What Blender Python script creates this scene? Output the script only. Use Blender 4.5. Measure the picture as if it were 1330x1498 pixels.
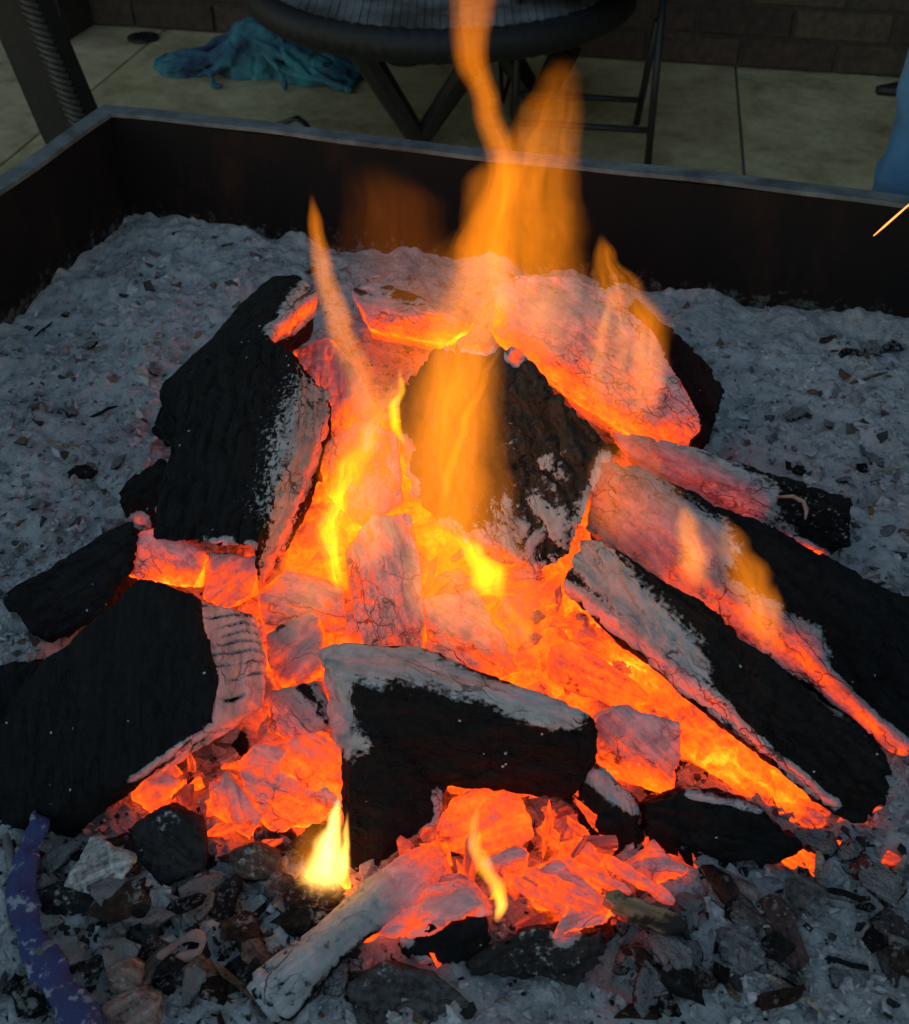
import bpy, bmesh, math, random
import numpy as np
from mathutils import Vector, Matrix
from mathutils.bvhtree import BVHTree

random.seed(11)
RNG = np.random.default_rng(11)
scene = bpy.context.scene
for o in list(bpy.data.objects):
    bpy.data.objects.remove(o)
R = math.radians

# ------------------------------------------------------------------ camera
CAM_H, PITCH, F = 0.75, 40.0, 1606.0          # metres above the ash, degrees down, focal length in photo pixels
cam_d = bpy.data.cameras.new('camera')
cam = bpy.data.objects.new('camera', cam_d)
scene.collection.objects.link(cam)
cam.location = (0, 0, CAM_H)
cam.rotation_euler = (R(90 - PITCH), 0, 0)
cam_d.sensor_fit = 'VERTICAL'
cam_d.sensor_height = 24.0
cam_d.lens = 24.0 * F / 1498.0
cam_d.clip_start = 0.02
cam_d.clip_end = 200
cam_d.dof.use_dof = True
cam_d.dof.focus_distance = 1.0
cam_d.dof.aperture_fstop = 8.0
scene.camera = cam

# ------------------------------------------------------------------ world, sun, exposure
world = bpy.data.worlds.new('World')
scene.world = world
world.use_nodes = True
wn = world.node_tree
bg = wn.nodes['Background']
sky = wn.nodes.new('ShaderNodeTexSky')
sky.sky_type = 'NISHITA'
sky.sun_disc = False
SUN_EL, SUN_AZ = 12.0, 215.0
sky.ozone_density = 1.5
sky.air_density = 1.5
sky.dust_density = 0.0
sky.sun_elevation = R(SUN_EL)
sky.sun_rotation = R(SUN_AZ)
wn.links.new(sky.outputs[0], bg.inputs[0])
bg.inputs[1].default_value = 0.15
sun_d = bpy.data.lights.new('sun', 'SUN')
sun_d.energy = 0.10
sun_d.angle = R(30)
sun_d.color = (1.0, 0.9, 0.8)
sun = bpy.data.objects.new('sun', sun_d)
scene.collection.objects.link(sun)
az, el = R(SUN_AZ), R(SUN_EL)
sdir = Vector((math.sin(az) * math.cos(el), math.cos(az) * math.cos(el), math.sin(el)))
sun.rotation_euler = sdir.to_track_quat('Z', 'Y').to_euler()
scene.view_settings.view_transform = 'Standard'
scene.view_settings.look = 'None'
scene.view_settings.exposure = 0.0
scene.view_settings.gamma = 1.0
scene.view_settings.use_curve_mapping = False
scene.render.engine = 'CYCLES'
cy = scene.cycles
cy.use_denoising = True
cy.max_bounces = 4
cy.diffuse_bounces = 3
cy.glossy_bounces = 2
cy.transparent_max_bounces = 24
cy.volume_bounces = 0
cy.volume_step_rate = 2.0
cy.use_adaptive_sampling = True
cy.adaptive_threshold = 0.03
cy.sample_clamp_indirect = 4.0

# ------------------------------------------------------------------ helpers
CP, SP = math.cos(R(PITCH)), math.sin(R(PITCH))


def ray(px, py):
    u = (px - 665.0) / F
    v = (749.0 - py) / F
    return Vector((u, SP * v + CP, CP * v - SP))


def at(px, py, z):
    d = ray(px, py)
    return Vector((0, 0, CAM_H)) + d * ((z - CAM_H) / d.z)


def aty(px, py, y):
    d = ray(px, py)
    return Vector((0, 0, CAM_H)) + d * (y / d.y)


COL = scene.collection


def tag(o, label=None, cat=None, group=None, kind=None):
    if label: o['label'] = label
    if cat: o['category'] = cat
    if group: o['group'] = group
    if kind: o['kind'] = kind
    return o


def link(name, me, mat=None, parent=None, smooth=False):
    o = bpy.data.objects.new(name, me)
    COL.objects.link(o)
    if mat is not None and len(me.materials) == 0:
        me.materials.append(mat)
    if parent is not None:
        o.parent = parent
    if smooth:
        me.polygons.foreach_set('use_smooth', [True] * len(me.polygons))
    return o


def empty(name, loc=(0, 0, 0), rz=0.0):
    o = bpy.data.objects.new(name, None)
    COL.objects.link(o)
    o.location = loc
    o.rotation_euler = (0, 0, rz)
    return o


def bm_obj(name, bm, mat, parent=None, smooth=False, bevel=0.0):
    if bevel:
        bmesh.ops.bevel(bm, geom=[e for e in bm.edges], offset=bevel, segments=2, affect='EDGES', clamp_overlap=True)
    me = bpy.data.meshes.new(name)
    bm.to_mesh(me)
    bm.free()
    return link(name, me, mat, parent, smooth)


def box_bm(x0, x1, y0, y1, z0, z1, bm=None):
    bm = bm or bmesh.new()
    vs = [bm.verts.new((x, y, z)) for x in (x0, x1) for y in (y0, y1) for z in (z0, z1)]
    for f in ((0, 1, 3, 2), (4, 6, 7, 5), (0, 4, 5, 1), (2, 3, 7, 6), (0, 2, 6, 4), (1, 5, 7, 3)):
        bm.faces.new([vs[i] for i in f])
    return bm


def tube_bm(pts, rads, seg=10, bm=None, squash=1.0, cap=True):
    """a tube through pts with a radius at each"""
    bm = bm or bmesh.new()
    pts = [Vector(p) for p in pts]
    rings = []
    prev = None
    for i, p in enumerate(pts):
        d = (pts[min(i + 1, len(pts) - 1)] - pts[max(i - 1, 0)]).normalized()
        if prev is None:
            a = d.cross(Vector((0, 0, 1)))
            if a.length < 1e-3:
                a = Vector((1, 0, 0))
            a.normalize()
        else:
            a = (prev - d * prev.dot(d)).normalized()
        prev = a
        b = d.cross(a)
        r = rads[i] if hasattr(rads, '__len__') else rads
        rings.append([bm.verts.new(p + a * math.cos(t) * r + b * math.sin(t) * r * squash)
                      for t in [2 * math.pi * k / seg for k in range(seg)]])
    for i in range(len(rings) - 1):
        for k in range(seg):
            bm.faces.new((rings[i][k], rings[i][(k + 1) % seg], rings[i + 1][(k + 1) % seg], rings[i + 1][k]))
    if cap:
        bm.faces.new(rings[0][::-1])
        bm.faces.new(rings[-1])
    return bm


# numpy noise ---------------------------------------------------------------
def _hash(ix, iy, iz, s):
    n = (ix * 374761393 + iy * 668265263 + iz * 2147483647 + s * 974634533) & 0xFFFFFFFF
    n = ((n ^ (n >> 13)) * 1274126177) & 0xFFFFFFFF
    n = n ^ (n >> 16)
    return (n & 0xFFFFFF) / float(0xFFFFFF)


def vnoise(p, s=0):
    i = np.floor(p).astype(np.int64)
    f = p - i
    f = f * f * (3 - 2 * f)
    out = 0
    for dx in (0, 1):
        wx = f[:, 0] if dx else 1 - f[:, 0]
        for dy in (0, 1):
            wy = f[:, 1] if dy else 1 - f[:, 1]
            for dz in (0, 1):
                wz = f[:, 2] if dz else 1 - f[:, 2]
                out = out + wx * wy * wz * _hash(i[:, 0] + dx, i[:, 1] + dy, i[:, 2] + dz, s)
    return out * 2 - 1


def fbm(p, octv=4, s=0, gain=0.5):
    a, t = 1.0, 0
    for k in range(octv):
        t = t + a * vnoise(p * (2.03 ** k), s + 17 * k)
        a *= gain
    return t


def worley(p, s=0):
    """F1, F2 of jittered cells"""
    i = np.floor(p).astype(np.int64)
    f1 = np.full(len(p), 9.0)
    f2 = np.full(len(p), 9.0)
    for dx in (-1, 0, 1):
        for dy in (-1, 0, 1):
            for dz in (-1, 0, 1):
                cx, cy_, cz = i[:, 0] + dx, i[:, 1] + dy, i[:, 2] + dz
                q = np.stack((cx + _hash(cx, cy_, cz, s), cy_ + _hash(cx, cy_, cz, s + 1), cz + _hash(cx, cy_, cz, s + 2)), 1)
                d = np.sqrt(((q - p) ** 2).sum(1))
                f2 = np.where(d < f1, f1, np.minimum(f2, d))
                f1 = np.minimum(f1, d)
    return f1, f2


def sstep(a, b, x):
    t = np.clip((x - a) / (b - a), 0, 1)
    return t * t * (3 - 2 * t)


def get_co(me):
    a = np.empty(len(me.vertices) * 3)
    me.vertices.foreach_get('co', a)
    return a.reshape(-1, 3)


def get_no(me):
    a = np.empty(len(me.vertices) * 3)
    me.vertices.foreach_get('normal', a)
    return a.reshape(-1, 3)


def set_attr(me, name, vals):
    at_ = me.attributes.new(name, 'FLOAT', 'POINT')
    at_.data.foreach_set('value', np.asarray(vals, dtype=np.float32))


# ------------------------------------------------------------------ materials
class NT:
    """small helper to write node trees"""

    def __init__(self, name):
        self.m = bpy.data.materials.new(name)
        self.m.use_nodes = True
        self.t = self.m.node_tree
        self.t.nodes.clear()
        self.out = self.n('ShaderNodeOutputMaterial')

    def n(self, typ, **kw):
        nd = self.t.nodes.new(typ)
        for k, v in kw.items():
            setattr(nd, k, v)
        return nd

    def set(self, sock, v):
        if isinstance(v, bpy.types.NodeSocket):
            self.t.links.new(v, sock)
        elif v is not None:
            if hasattr(sock.default_value, '__len__') and not hasattr(v, '__len__'):
                v = (v, v, v, 1)[:len(sock.default_value)]
            elif hasattr(v, '__len__') and len(v) == 3 and len(sock.default_value) == 4:
                v = (*v, 1)
            sock.default_value = v

    def math(self, op, a, b=None, c=None, clamp=False):
        nd = self.n('ShaderNodeMath', operation=op, use_clamp=clamp)
        for i, v in enumerate((a, b, c)):
            if v is not None:
                self.set(nd.inputs[i], v)
        return nd.outputs[0]

    def vmath(self, op, a, b=None):
        nd = self.n('ShaderNodeVectorMath', operation=op)
        self.set(nd.inputs[0], a)
        if b is not None:
            self.set(nd.inputs[1], b)
        return nd.outputs[0]

    def step(self, x, a, b):
        nd = self.n('ShaderNodeMapRange', interpolation_type='SMOOTHSTEP')
        self.set(nd.inputs[0], x)
        nd.inputs[1].default_value = a
        nd.inputs[2].default_value = b
        return nd.outputs[0]

    def mix(self, f, a, b, blend='MIX'):
        nd = self.n('ShaderNodeMix', data_type='RGBA', blend_type=blend)
        self.set(nd.inputs[0], f)
        self.set(nd.inputs[6], a)
        self.set(nd.inputs[7], b)
        return nd.outputs[2]

    def ramp(self, x, stops, interp='LINEAR'):
        nd = self.n('ShaderNodeValToRGB')
        cr = nd.color_ramp
        cr.interpolation = interp
        while len(cr.elements) < len(stops):
            cr.elements.new(0.5)
        for e, (p, c) in zip(cr.elements, sorted(stops, key=lambda q: q[0])):
            e.position = p
            e.color = (*c, 1) if len(c) == 3 else c
        self.set(nd.inputs[0], x)
        return nd

    def noise(self, vec, scale, detail=4, rough=0.55, dist=0.0):
        nd = self.n('ShaderNodeTexNoise')
        self.set(nd.inputs['Vector'], vec)
        nd.inputs['Scale'].default_value = scale
        nd.inputs['Detail'].default_value = detail
        nd.inputs['Roughness'].default_value = rough
        nd.inputs['Distortion'].default_value = dist
        return nd.outputs['Fac']

    def voro(self, vec, scale, feature='F1', rand=1.0):
        nd = self.n('ShaderNodeTexVoronoi', feature=feature)
        self.set(nd.inputs['Vector'], vec)
        nd.inputs['Scale'].default_value = scale
        nd.inputs['Randomness'].default_value = rand
        return nd

    def attr(self, name):
        return self.n('ShaderNodeAttribute', attribute_name=name)

    def obj(self):
        return self.n('ShaderNodeTexCoord').outputs['Object']

    def scale(self, vec, s):
        return self.vmath('MULTIPLY', vec, s)

    def bump(self, h, strength=0.5, dist=0.01, normal=None):
        nd = self.n('ShaderNodeBump')
        nd.inputs['Strength'].default_value = strength
        nd.inputs['Distance'].default_value = dist
        self.set(nd.inputs['Height'], h)
        if normal is not None:
            self.set(nd.inputs['Normal'], normal)
        return nd.outputs[0]

    def bsdf(self, base=0.5, rough=0.8, metal=0.0, normal=None, em=None, ems=1.0, spec=None):
        nd = self.n('ShaderNodeBsdfPrincipled')
        self.set(nd.inputs['Base Color'], base)
        self.set(nd.inputs['Roughness'], rough)
        self.set(nd.inputs['Metallic'], metal)
        if normal is not None:
            self.set(nd.inputs['Normal'], normal)
        if em is not None:
            self.set(nd.inputs['Emission Color'], em)
            self.set(nd.inputs['Emission Strength'], ems)
        if spec is not None:
            self.set(nd.inputs['Specular IOR Level'], spec)
        self.t.links.new(nd.outputs[0], self.out.inputs['Surface'])
        return nd


def make_coal(name='burning_wood', cell=40.0, stretch=(0.28, 1.0, 1.0), crackw=0.028):
    k = NT(name)
    P = k.obj()
    n0 = k.noise(P, 14, 3)
    n1 = k.noise(P, 42, 5, 0.6)
    n2 = k.noise(P, 210, 4, 0.6)
    heat = k.attr('glow_level').outputs['Fac']
    asha = k.attr('ash_cover').outputs['Fac']
    gate = k.math('MULTIPLY_ADD', k.step(heat, 0.38, 0.65), 0.75, 0.25)
    j1 = k.math('MULTIPLY', k.math('SUBTRACT', n1, 0.5), 0.6)
    j2 = k.math('MULTIPLY', k.math('SUBTRACT', n2, 0.5), 0.5)
    grainv = k.noise(k.scale(P, (0.12, 1.0, 1.0)), 160, 3)
    j3 = k.math('MULTIPLY', k.math('SUBTRACT', grainv, 0.5), 0.45)
    j = k.math('MULTIPLY', k.math('ADD', k.math('ADD', j1, j2), j3), gate)
    h = k.math('ADD', heat, j)
    # cracks across and along the grain
    warp = k.n('ShaderNodeTexNoise')
    k.set(warp.inputs['Vector'], P)
    warp.inputs['Scale'].default_value = 55
    warp.inputs['Detail'].default_value = 3
    wv = k.vmath('MULTIPLY', k.vmath('SUBTRACT', warp.outputs['Color'], (0.5, 0.5, 0.5)), (0.016, 0.016, 0.016))
    Q = k.vmath('ADD', k.scale(P, stretch), wv)
    v1 = k.voro(Q, cell, 'DISTANCE_TO_EDGE').outputs['Distance']
    v2 = k.voro(Q, cell * 2.6, 'DISTANCE_TO_EDGE').outputs['Distance']
    c1 = k.math('SUBTRACT', 1.0, k.step(v1, 0.0, crackw))
    c2 = k.math('MULTIPLY', k.math('SUBTRACT', 1.0, k.step(v2, 0.0, crackw * 1.4)), 0.35)
    patch = k.step(n0, 0.42, 0.62)
    crack = k.math('MULTIPLY', k.math('MAXIMUM', c1, c2), k.math('MULTIPLY_ADD', patch, 0.9, 0.1))
    # colours
    oc = k.n('ShaderNodeObjectInfo').outputs['Color']
    char = k.mix(1.0, oc, k.ramp(k.math('ADD', k.math('MULTIPLY', n2, 0.5), k.math('MULTIPLY', grainv, 0.5)), [(0.35, (0.25, 0.25, 0.25)), (0.65, (2.0, 2.0, 2.0))]).outputs[0], 'MULTIPLY')
    ha = k.math('ADD', h, k.math('ADD', k.math('MULTIPLY', k.math('SUBTRACT', n2, 0.5), 0.10), k.math('MULTIPLY', k.math('SUBTRACT', grainv, 0.5), 0.10)))
    am = k.math('MAXIMUM', k.step(ha, 0.215, 0.275),
                k.step(k.math('ADD', asha, k.math('MULTIPLY', k.math('SUBTRACT', n2, 0.5), 1.5)), 0.35, 0.55))
    ashc = k.ramp(k.math('ADD', k.math('MULTIPLY', n1, 0.6), k.math('MULTIPLY', grainv, 0.4)), [(0.3, (0.26, 0.255, 0.25)), (0.5, (0.43, 0.425, 0.42)), (0.72, (0.6, 0.595, 0.58))]).outputs[0]
    ashc = k.mix(k.math('MULTIPLY', crack, 0.85), ashc, (0.03, 0.026, 0.024))
    am = k.math('MULTIPLY', am, k.math('SUBTRACT', 1.0, k.math('MULTIPLY', k.step(h, 0.5, 0.78), 0.95)))   # the hottest wood has shed its ash
    base = k.mix(am, char, ashc)
    sp = k.voro(k.vmath('ADD', P, k.vmath('MULTIPLY', wv, (0.3, 0.3, 0.3))), 130, 'F1')
    spm = k.math('MULTIPLY', k.math('LESS_THAN', sp.outputs['Distance'], 0.14),
                 k.math('GREATER_THAN', k.n_sep(sp.outputs['Color']), 0.8))
    spm = k.math('MULTIPLY', spm, k.math('GREATER_THAN', n2, 0.44))
    spm = k.math('MULTIPLY', spm, k.math('GREATER_THAN', k.noise(P, 24, 2), 0.55))
    base = k.mix(spm, base, (0.55, 0.53, 0.5))
    em = k.ramp(k.math('DIVIDE', h, 1.6), [
        (0.0, (0, 0, 0)), (0.21, (0, 0, 0)), (0.31, (0.24, 0.008, 0.004)), (0.42, (0.85, 0.06, 0.012)),
        (0.53, (2.0, 0.15, 0.01)), (0.64, (3.6, 0.23, 0.006)), (0.80, (4.4, 0.38, 0.012)), (1.0, (4.6, 0.75, 0.06))]).outputs[0]
    keep = k.step(h, 0.7, 1.0)
    es = k.math('SUBTRACT', 1.0, k.math('MULTIPLY', k.math('MULTIPLY', crack, 0.7), k.math('SUBTRACT', 1.0, keep)))
    ampl = k.math('MULTIPLY_ADD', k.step(h, 0.9, 1.5), 1.2, 0.95)
    es = k.math('MULTIPLY', es, ampl)
    hgt = k.math('SUBTRACT', k.math('ADD', k.math('MULTIPLY', n2, 0.5), k.math('MULTIPLY', grainv, 0.35)), k.math('MULTIPLY', crack, 0.9))
    hgt = k.math('ADD', hgt, k.math('MULTIPLY', am, 0.45))       # the ash lies on the char as a thin crust
    nb = k.bump(hgt, 0.85, 0.0042)
    k.bsdf(base, 0.8, 0.0, nb, em, es, 0.22)
    k.m.cycles.emission_sampling = 'NONE'      # large glowing areas: found by bounced rays
    return k.m


def _nsep(self, c):
    nd = self.n('ShaderNodeSeparateColor')
    self.set(nd.inputs[0], c)
    return nd.outputs[0]


NT.n_sep = _nsep

M_COAL = make_coal()
M_COAL_FINE = make_coal('cracked_ember', 70.0, (0.5, 1.0, 1.0), 0.04)
M_RIB = make_coal('ribbed_wood', 46.0, (0.9, 0.18, 1.0), 0.10)


def make_ash():
    k = NT('ash')
    P = k.obj()
    n1 = k.noise(P, 9, 5, 0.6)
    n2 = k.noise(P, 60, 5, 0.65)
    n3 = k.noise(P, 300, 3, 0.6)
    s = k.math('ADD', k.math('MULTIPLY', n1, 0.4), k.math('ADD', k.math('MULTIPLY', n2, 0.4), k.math('MULTIPLY', n3, 0.2)))
    c = k.ramp(s, [(0.32, (0.12, 0.115, 0.11)), (0.42, (0.32, 0.315, 0.305)), (0.53, (0.47, 0.465, 0.455)), (0.68, (0.6, 0.59, 0.58))]).outputs[0]
    hgt = k.math('ADD', n2, k.math('MULTIPLY', n3, 0.4))
    k.bsdf(c, 0.95, 0, k.bump(hgt, 0.9, 0.006), spec=0.15)
    return k.m


def make_flakes():
    k = NT('ash_flake')
    c = k.attr('tone').outputs['Color']
    n3 = k.noise(k.obj(), 220, 3, 0.6)
    c = k.mix(1.0, c, k.ramp(n3, [(0.3, (0.55, 0.55, 0.55)), (0.7, (1.35, 1.35, 1.35))]).outputs[0], 'MULTIPLY')
    k.bsdf(c, 0.9, 0, k.bump(n3, 0.5, 0.002), spec=0.2)
    return k.m


def plain(name, col, rough=0.7, metal=0.0, nscale=30, var=0.3, bump=0.2, bdist=0.003, stretch=(1, 1, 1), spec=None):
    k = NT(name)
    P = k.scale(k.obj(), stretch)
    n = k.noise(P, nscale, 5, 0.6)
    lo, hi = [max(0, c * (1 - var)) for c in col], [c * (1 + var) for c in col]
    c = k.ramp(n, [(0.3, lo), (0.7, hi)]).outputs[0]
    k.bsdf(c, rough, metal, k.bump(n, bump, bdist), spec=spec)
    return k.m


M_ASH = make_ash()
M_FLAKE = make_flakes()
def make_steel():
    k = NT('blackened_steel')
    P = k.obj()
    n1 = k.noise(k.scale(P, (1, 1, 0.35)), 9, 6, 0.7)
    n2 = k.noise(P, 60, 5, 0.7)
    c = k.ramp(n1, [(0.35, (0.006, 0.005, 0.005)), (0.55, (0.011, 0.007, 0.006)), (0.7, (0.03, 0.012, 0.008))]).outputs[0]
    sz = k.n('ShaderNodeSeparateXYZ')
    k.set(sz.inputs[0], P)
    low = k.math('SUBTRACT', 1.0, k.step(sz.outputs[2], -0.01, 0.075))
    dust = k.step(k.math('ADD', k.math('MULTIPLY', n2, 0.75), k.math('MULTIPLY', low, 0.22)), 0.55, 0.68)     # ash splashed up the walls
    c = k.mix(k.math('MULTIPLY', dust, 0.5), c, (0.2, 0.2, 0.2))
    k.bsdf(c, 0.72, 0, k.bump(k.math('ADD', n1, k.math('MULTIPLY', n2, 0.3)), 0.4, 0.004), spec=0.2)
    return k.m


M_STEEL = make_steel()
M_RIM = plain('dusty_steel_rim', (0.125, 0.13, 0.13), 0.6, 0.0, 22, 0.6, 0.5)

# ------------------------------------------------------------------ the setting
FLOOR_Z = -0.45
TR = R(-16.2)                                   # the tray is turned against the camera
c0 = at(178, 245, 0.08)
tray_corner = Vector((-0.503, 1.605, 0))
TX = Vector((math.cos(TR), math.sin(TR), 0))
TY = Vector((-math.sin(TR), math.cos(TR), 0))


def tr(u, v, z=0.0):
    """tray coordinates: u along the back wall from its left corner, v towards the camera"""
    return tray_corner + TX * u - TY * v + Vector((0, 0, z))


TW, TD, TH = 1.42, 1.62, 0.162                   # the tray inside: width, depth, wall above the ash


def ground():
    g = NT('ground_concrete')
    n = g.noise(g.obj(), 3, 6, 0.6)
    g.bsdf(g.ramp(n, [(0.3, (0.1, 0.095, 0.08)), (0.7, (0.17, 0.16, 0.14))]).outputs[0], 0.9)
    bm = box_bm(-40, 40, -40, 40, FLOOR_Z - 0.3, FLOOR_Z - 0.012)
    tag(bm_obj('ground', bm, g.m), 'plain concrete ground under the tiles', None, None, 'structure')
    k = NT('floor_tile')
    P = k.n('ShaderNodeTexCoord').outputs['Object']
    n1 = k.noise(k.vmath('ADD', P, k.vmath('MULTIPLY', k.n('ShaderNodeObjectInfo').outputs['Location'], (3.1, 2.3, 0))), 5, 6, 0.65)
    n2 = k.noise(P, 26, 5, 0.7)
    s = k.math('ADD', k.math('MULTIPLY', n1, 0.65), k.math('MULTIPLY', n2, 0.35))
    c = k.ramp(s, [(0.34, (0.27, 0.205, 0.11)), (0.5, (0.53, 0.425, 0.24)), (0.66, (0.74, 0.62, 0.39))]).outputs[0]
    c = k.mix(1.0, c, k.n('ShaderNodeObjectInfo').outputs['Color'], 'MULTIPLY')
    k.bsdf(c, 0.55, 0, k.bump(n2, 0.2, 0.003))
    fl = empty('floor', (0, 0, FLOOR_Z))
    tag(fl, 'mottled beige stone tile floor behind the fire tray', None, None, 'structure')
    bm = box_bm(-0.996, 0.996, -0.996, 0.996, -0.011, 0.0)
    bmesh.ops.bevel(bm, geom=list(bm.edges), offset=0.002, segments=1, affect='EDGES')
    me = bpy.data.meshes.new('tile')
    bm.to_mesh(me)
    bm.free()
    me.materials.append(k.m)
    # one joint runs through the photo's joint at the right
    a, b = at(1077, 105, FLOOR_Z), at(1090, 262, FLOOR_Z)
    ang = math.atan2((a - b).y, (a - b).x) - math.pi / 2
    rot = Matrix.Rotation(ang, 3, 'Z')
    for i in range(-3, 3):
        for jx in range(-2, 2):
            o = bpy.data.objects.new('tile', me)
            COL.objects.link(o)
            o.parent = fl
            p = b + rot @ Vector(((i + 0.5) * 2.0, (jx + 0.5) * 2.0 - 0.5, 0))
            o.location = (p.x, p.y, random.uniform(-0.0015, 0.0015))
            o.rotation_euler = (0, 0, ang)
            v = random.uniform(0.85, 1.12)
            o.color = (v, v * random.uniform(0.96, 1.02), v * random.uniform(0.9, 1.05), 1)


ground()


def fire_tray():
    root = empty('fire_tray', tr(0, 0, 0), TR)
    tag(root, 'large rectangular black steel fire tray with pale dusty rim', 'fire tray')
    w = 0.012
    # local: x along the back, y away from the camera
    parts = {'back_wall': (-w, TW + w, 0, w, -0.11, TH - 0.003), 'front_wall': (-w, TW + w, -TD - w, -TD, -0.11, TH - 0.003),
             'side_wall': (-w, 0, -TD + 0.001, -0.001, -0.11, TH - 0.003), 'side_wall.001': (TW, TW + w, -TD + 0.001, -0.001, -0.11, TH - 0.003),
             'bottom_plate': (-w, TW + w, -TD - w, w, -0.125, -0.112)}
    for nme, b in parts.items():
        bm_obj(nme.split('.')[0], box_bm(*b), M_STEEL, root)
    fw = 0.026
    rims = [(-fw, TW + fw, -0.002, fw), (-fw, TW + fw, -TD - fw, -TD + 0.002), (-fw, 0.002, -TD + 0.004, -0.004), (TW - 0.002, TW + fw, -TD + 0.004, -0.004)]
    for b in rims:
        bm = box_bm(b[0], b[1], b[2], b[3], TH - 0.002, TH + 0.004)
        bmesh.ops.subdivide_edges(bm, edges=[e for e in bm.edges if e.calc_length() > 0.5], cuts=40)
        for v in bm.verts:
            v.co.z += 0.002 * math.sin(v.co.x * 9 + v.co.y * 5)
            q = 0.0015 * math.sin(v.co.x * 31 + v.co.y * 23)
            v.co.x += q
            v.co.y += q
        bm_obj('rim', bm, M_RIM, root)
    for x in (0.03, TW - 0.03):
        for y in (-0.03, -TD + 0.03):
            bm_obj('leg', box_bm(x - 0.02, x + 0.02, y - 0.02, y + 0.02, FLOOR_Z, -0.126), M_STEEL, root)
    return root


fire_tray()


def bed_h(x, y):
    """height of the ash at world x, y"""
    p = np.stack((x, y, np.zeros_like(x)), 1)
    big = fbm(p * 5.0, 3, 5) * 0.008
    mid = fbm(p * 26.0, 3, 8) * 0.007
    f1, f2 = worley(p * 45.0 + fbm(p * 60, 2, 3)[:, None] * 0.3, 4)
    g1, g2 = worley(p * 21.0 + fbm(p * 25, 2, 13)[:, None] * 0.35, 14)
    lump = (0.5 - f1) * 0.006 + (0.5 - g1) * 0.007
    fine = fbm(p * 120.0, 3, 9) * 0.0022
    return big + mid + lump + fine


def ash_bed():
    n_u, n_v = 420, 480
    u = np.linspace(-0.006, TW + 0.006, n_u)
    v = np.linspace(-0.006, TD + 0.006, n_v)
    U, V = np.meshgrid(u, v)
    U, V = U.ravel(), V.ravel()
    X = tray_corner.x + TX.x * U - TY.x * V
    Y = tray_corner.y + TX.y * U - TY.y * V
    Z = bed_h(X, Y)
    edge = np.minimum(np.minimum(U, TW - U), np.minimum(V, TD - V))
    Z += 0.012 * np.exp(-np.clip(edge, 0, 1) / 0.03) * (0.6 + vnoise(np.stack((X * 18, Y * 18, X * 0), 1), 3))
    co = np.stack((X, Y, Z), 1)
    idx = np.arange(n_u * n_v).reshape(n_v, n_u)
    q = np.stack((idx[:-1, :-1], idx[1:, :-1], idx[1:, 1:], idx[:-1, 1:]), -1).reshape(-1, 4)
    me = bpy.data.meshes.new('ash_bed')
    me.from_pydata(co.tolist(), [], q.tolist())
    o = link('ash_bed', me, M_ASH, None, True)
    tag(o, 'bed of blue grey ash filling the tray', 'ash', None, 'stuff')


ash_bed()

# ------------------------------------------------------------------ burning wood
EXT_DIR = Vector((0.0, 0.72, -0.69))


def hull_bm(pts, bm=None):
    bm = bm or bmesh.new()
    vs = [bm.verts.new(p) for p in pts]
    r = bmesh.ops.convex_hull(bm, input=vs)
    dead = [g for g in r['geom_interior'] if isinstance(g, bmesh.types.BMVert)] + [g for g in r['geom_unused'] if isinstance(g, bmesh.types.BMVert)]
    bmesh.ops.delete(bm, geom=list(set(dead)), context='VERTS')
    return bm


def remesh(bm, vox):
    me = bpy.data.meshes.new('tmp')
    bm.to_mesh(me)
    bm.free()
    o = bpy.data.objects.new('tmp', me)
    COL.objects.link(o)
    md = o.modifiers.new('r', 'REMESH')
    md.mode = 'VOXEL'
    md.voxel_size = vox
    md.adaptivity = 0
    sm = o.modifiers.new('s', 'SMOOTH')
    sm.factor = 0.5
    sm.iterations = 1
    dg = bpy.context.evaluated_depsgraph_get()
    new = bpy.data.meshes.new_from_object(o.evaluated_get(dg))
    bpy.data.objects.remove(o)
    bpy.data.meshes.remove(me)
    return new


def frame_of(axis):
    x = axis.normalized()
    y = Vector((0, 0, 1)).cross(x)
    if y.length < 0.1:
        y = Vector((0, 1, 0))
    y.normalize()
    return Matrix((x, y, x.cross(y))).transposed()


CHAR = (0.0062, 0.006, 0.006)
SEED = [100]


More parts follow.
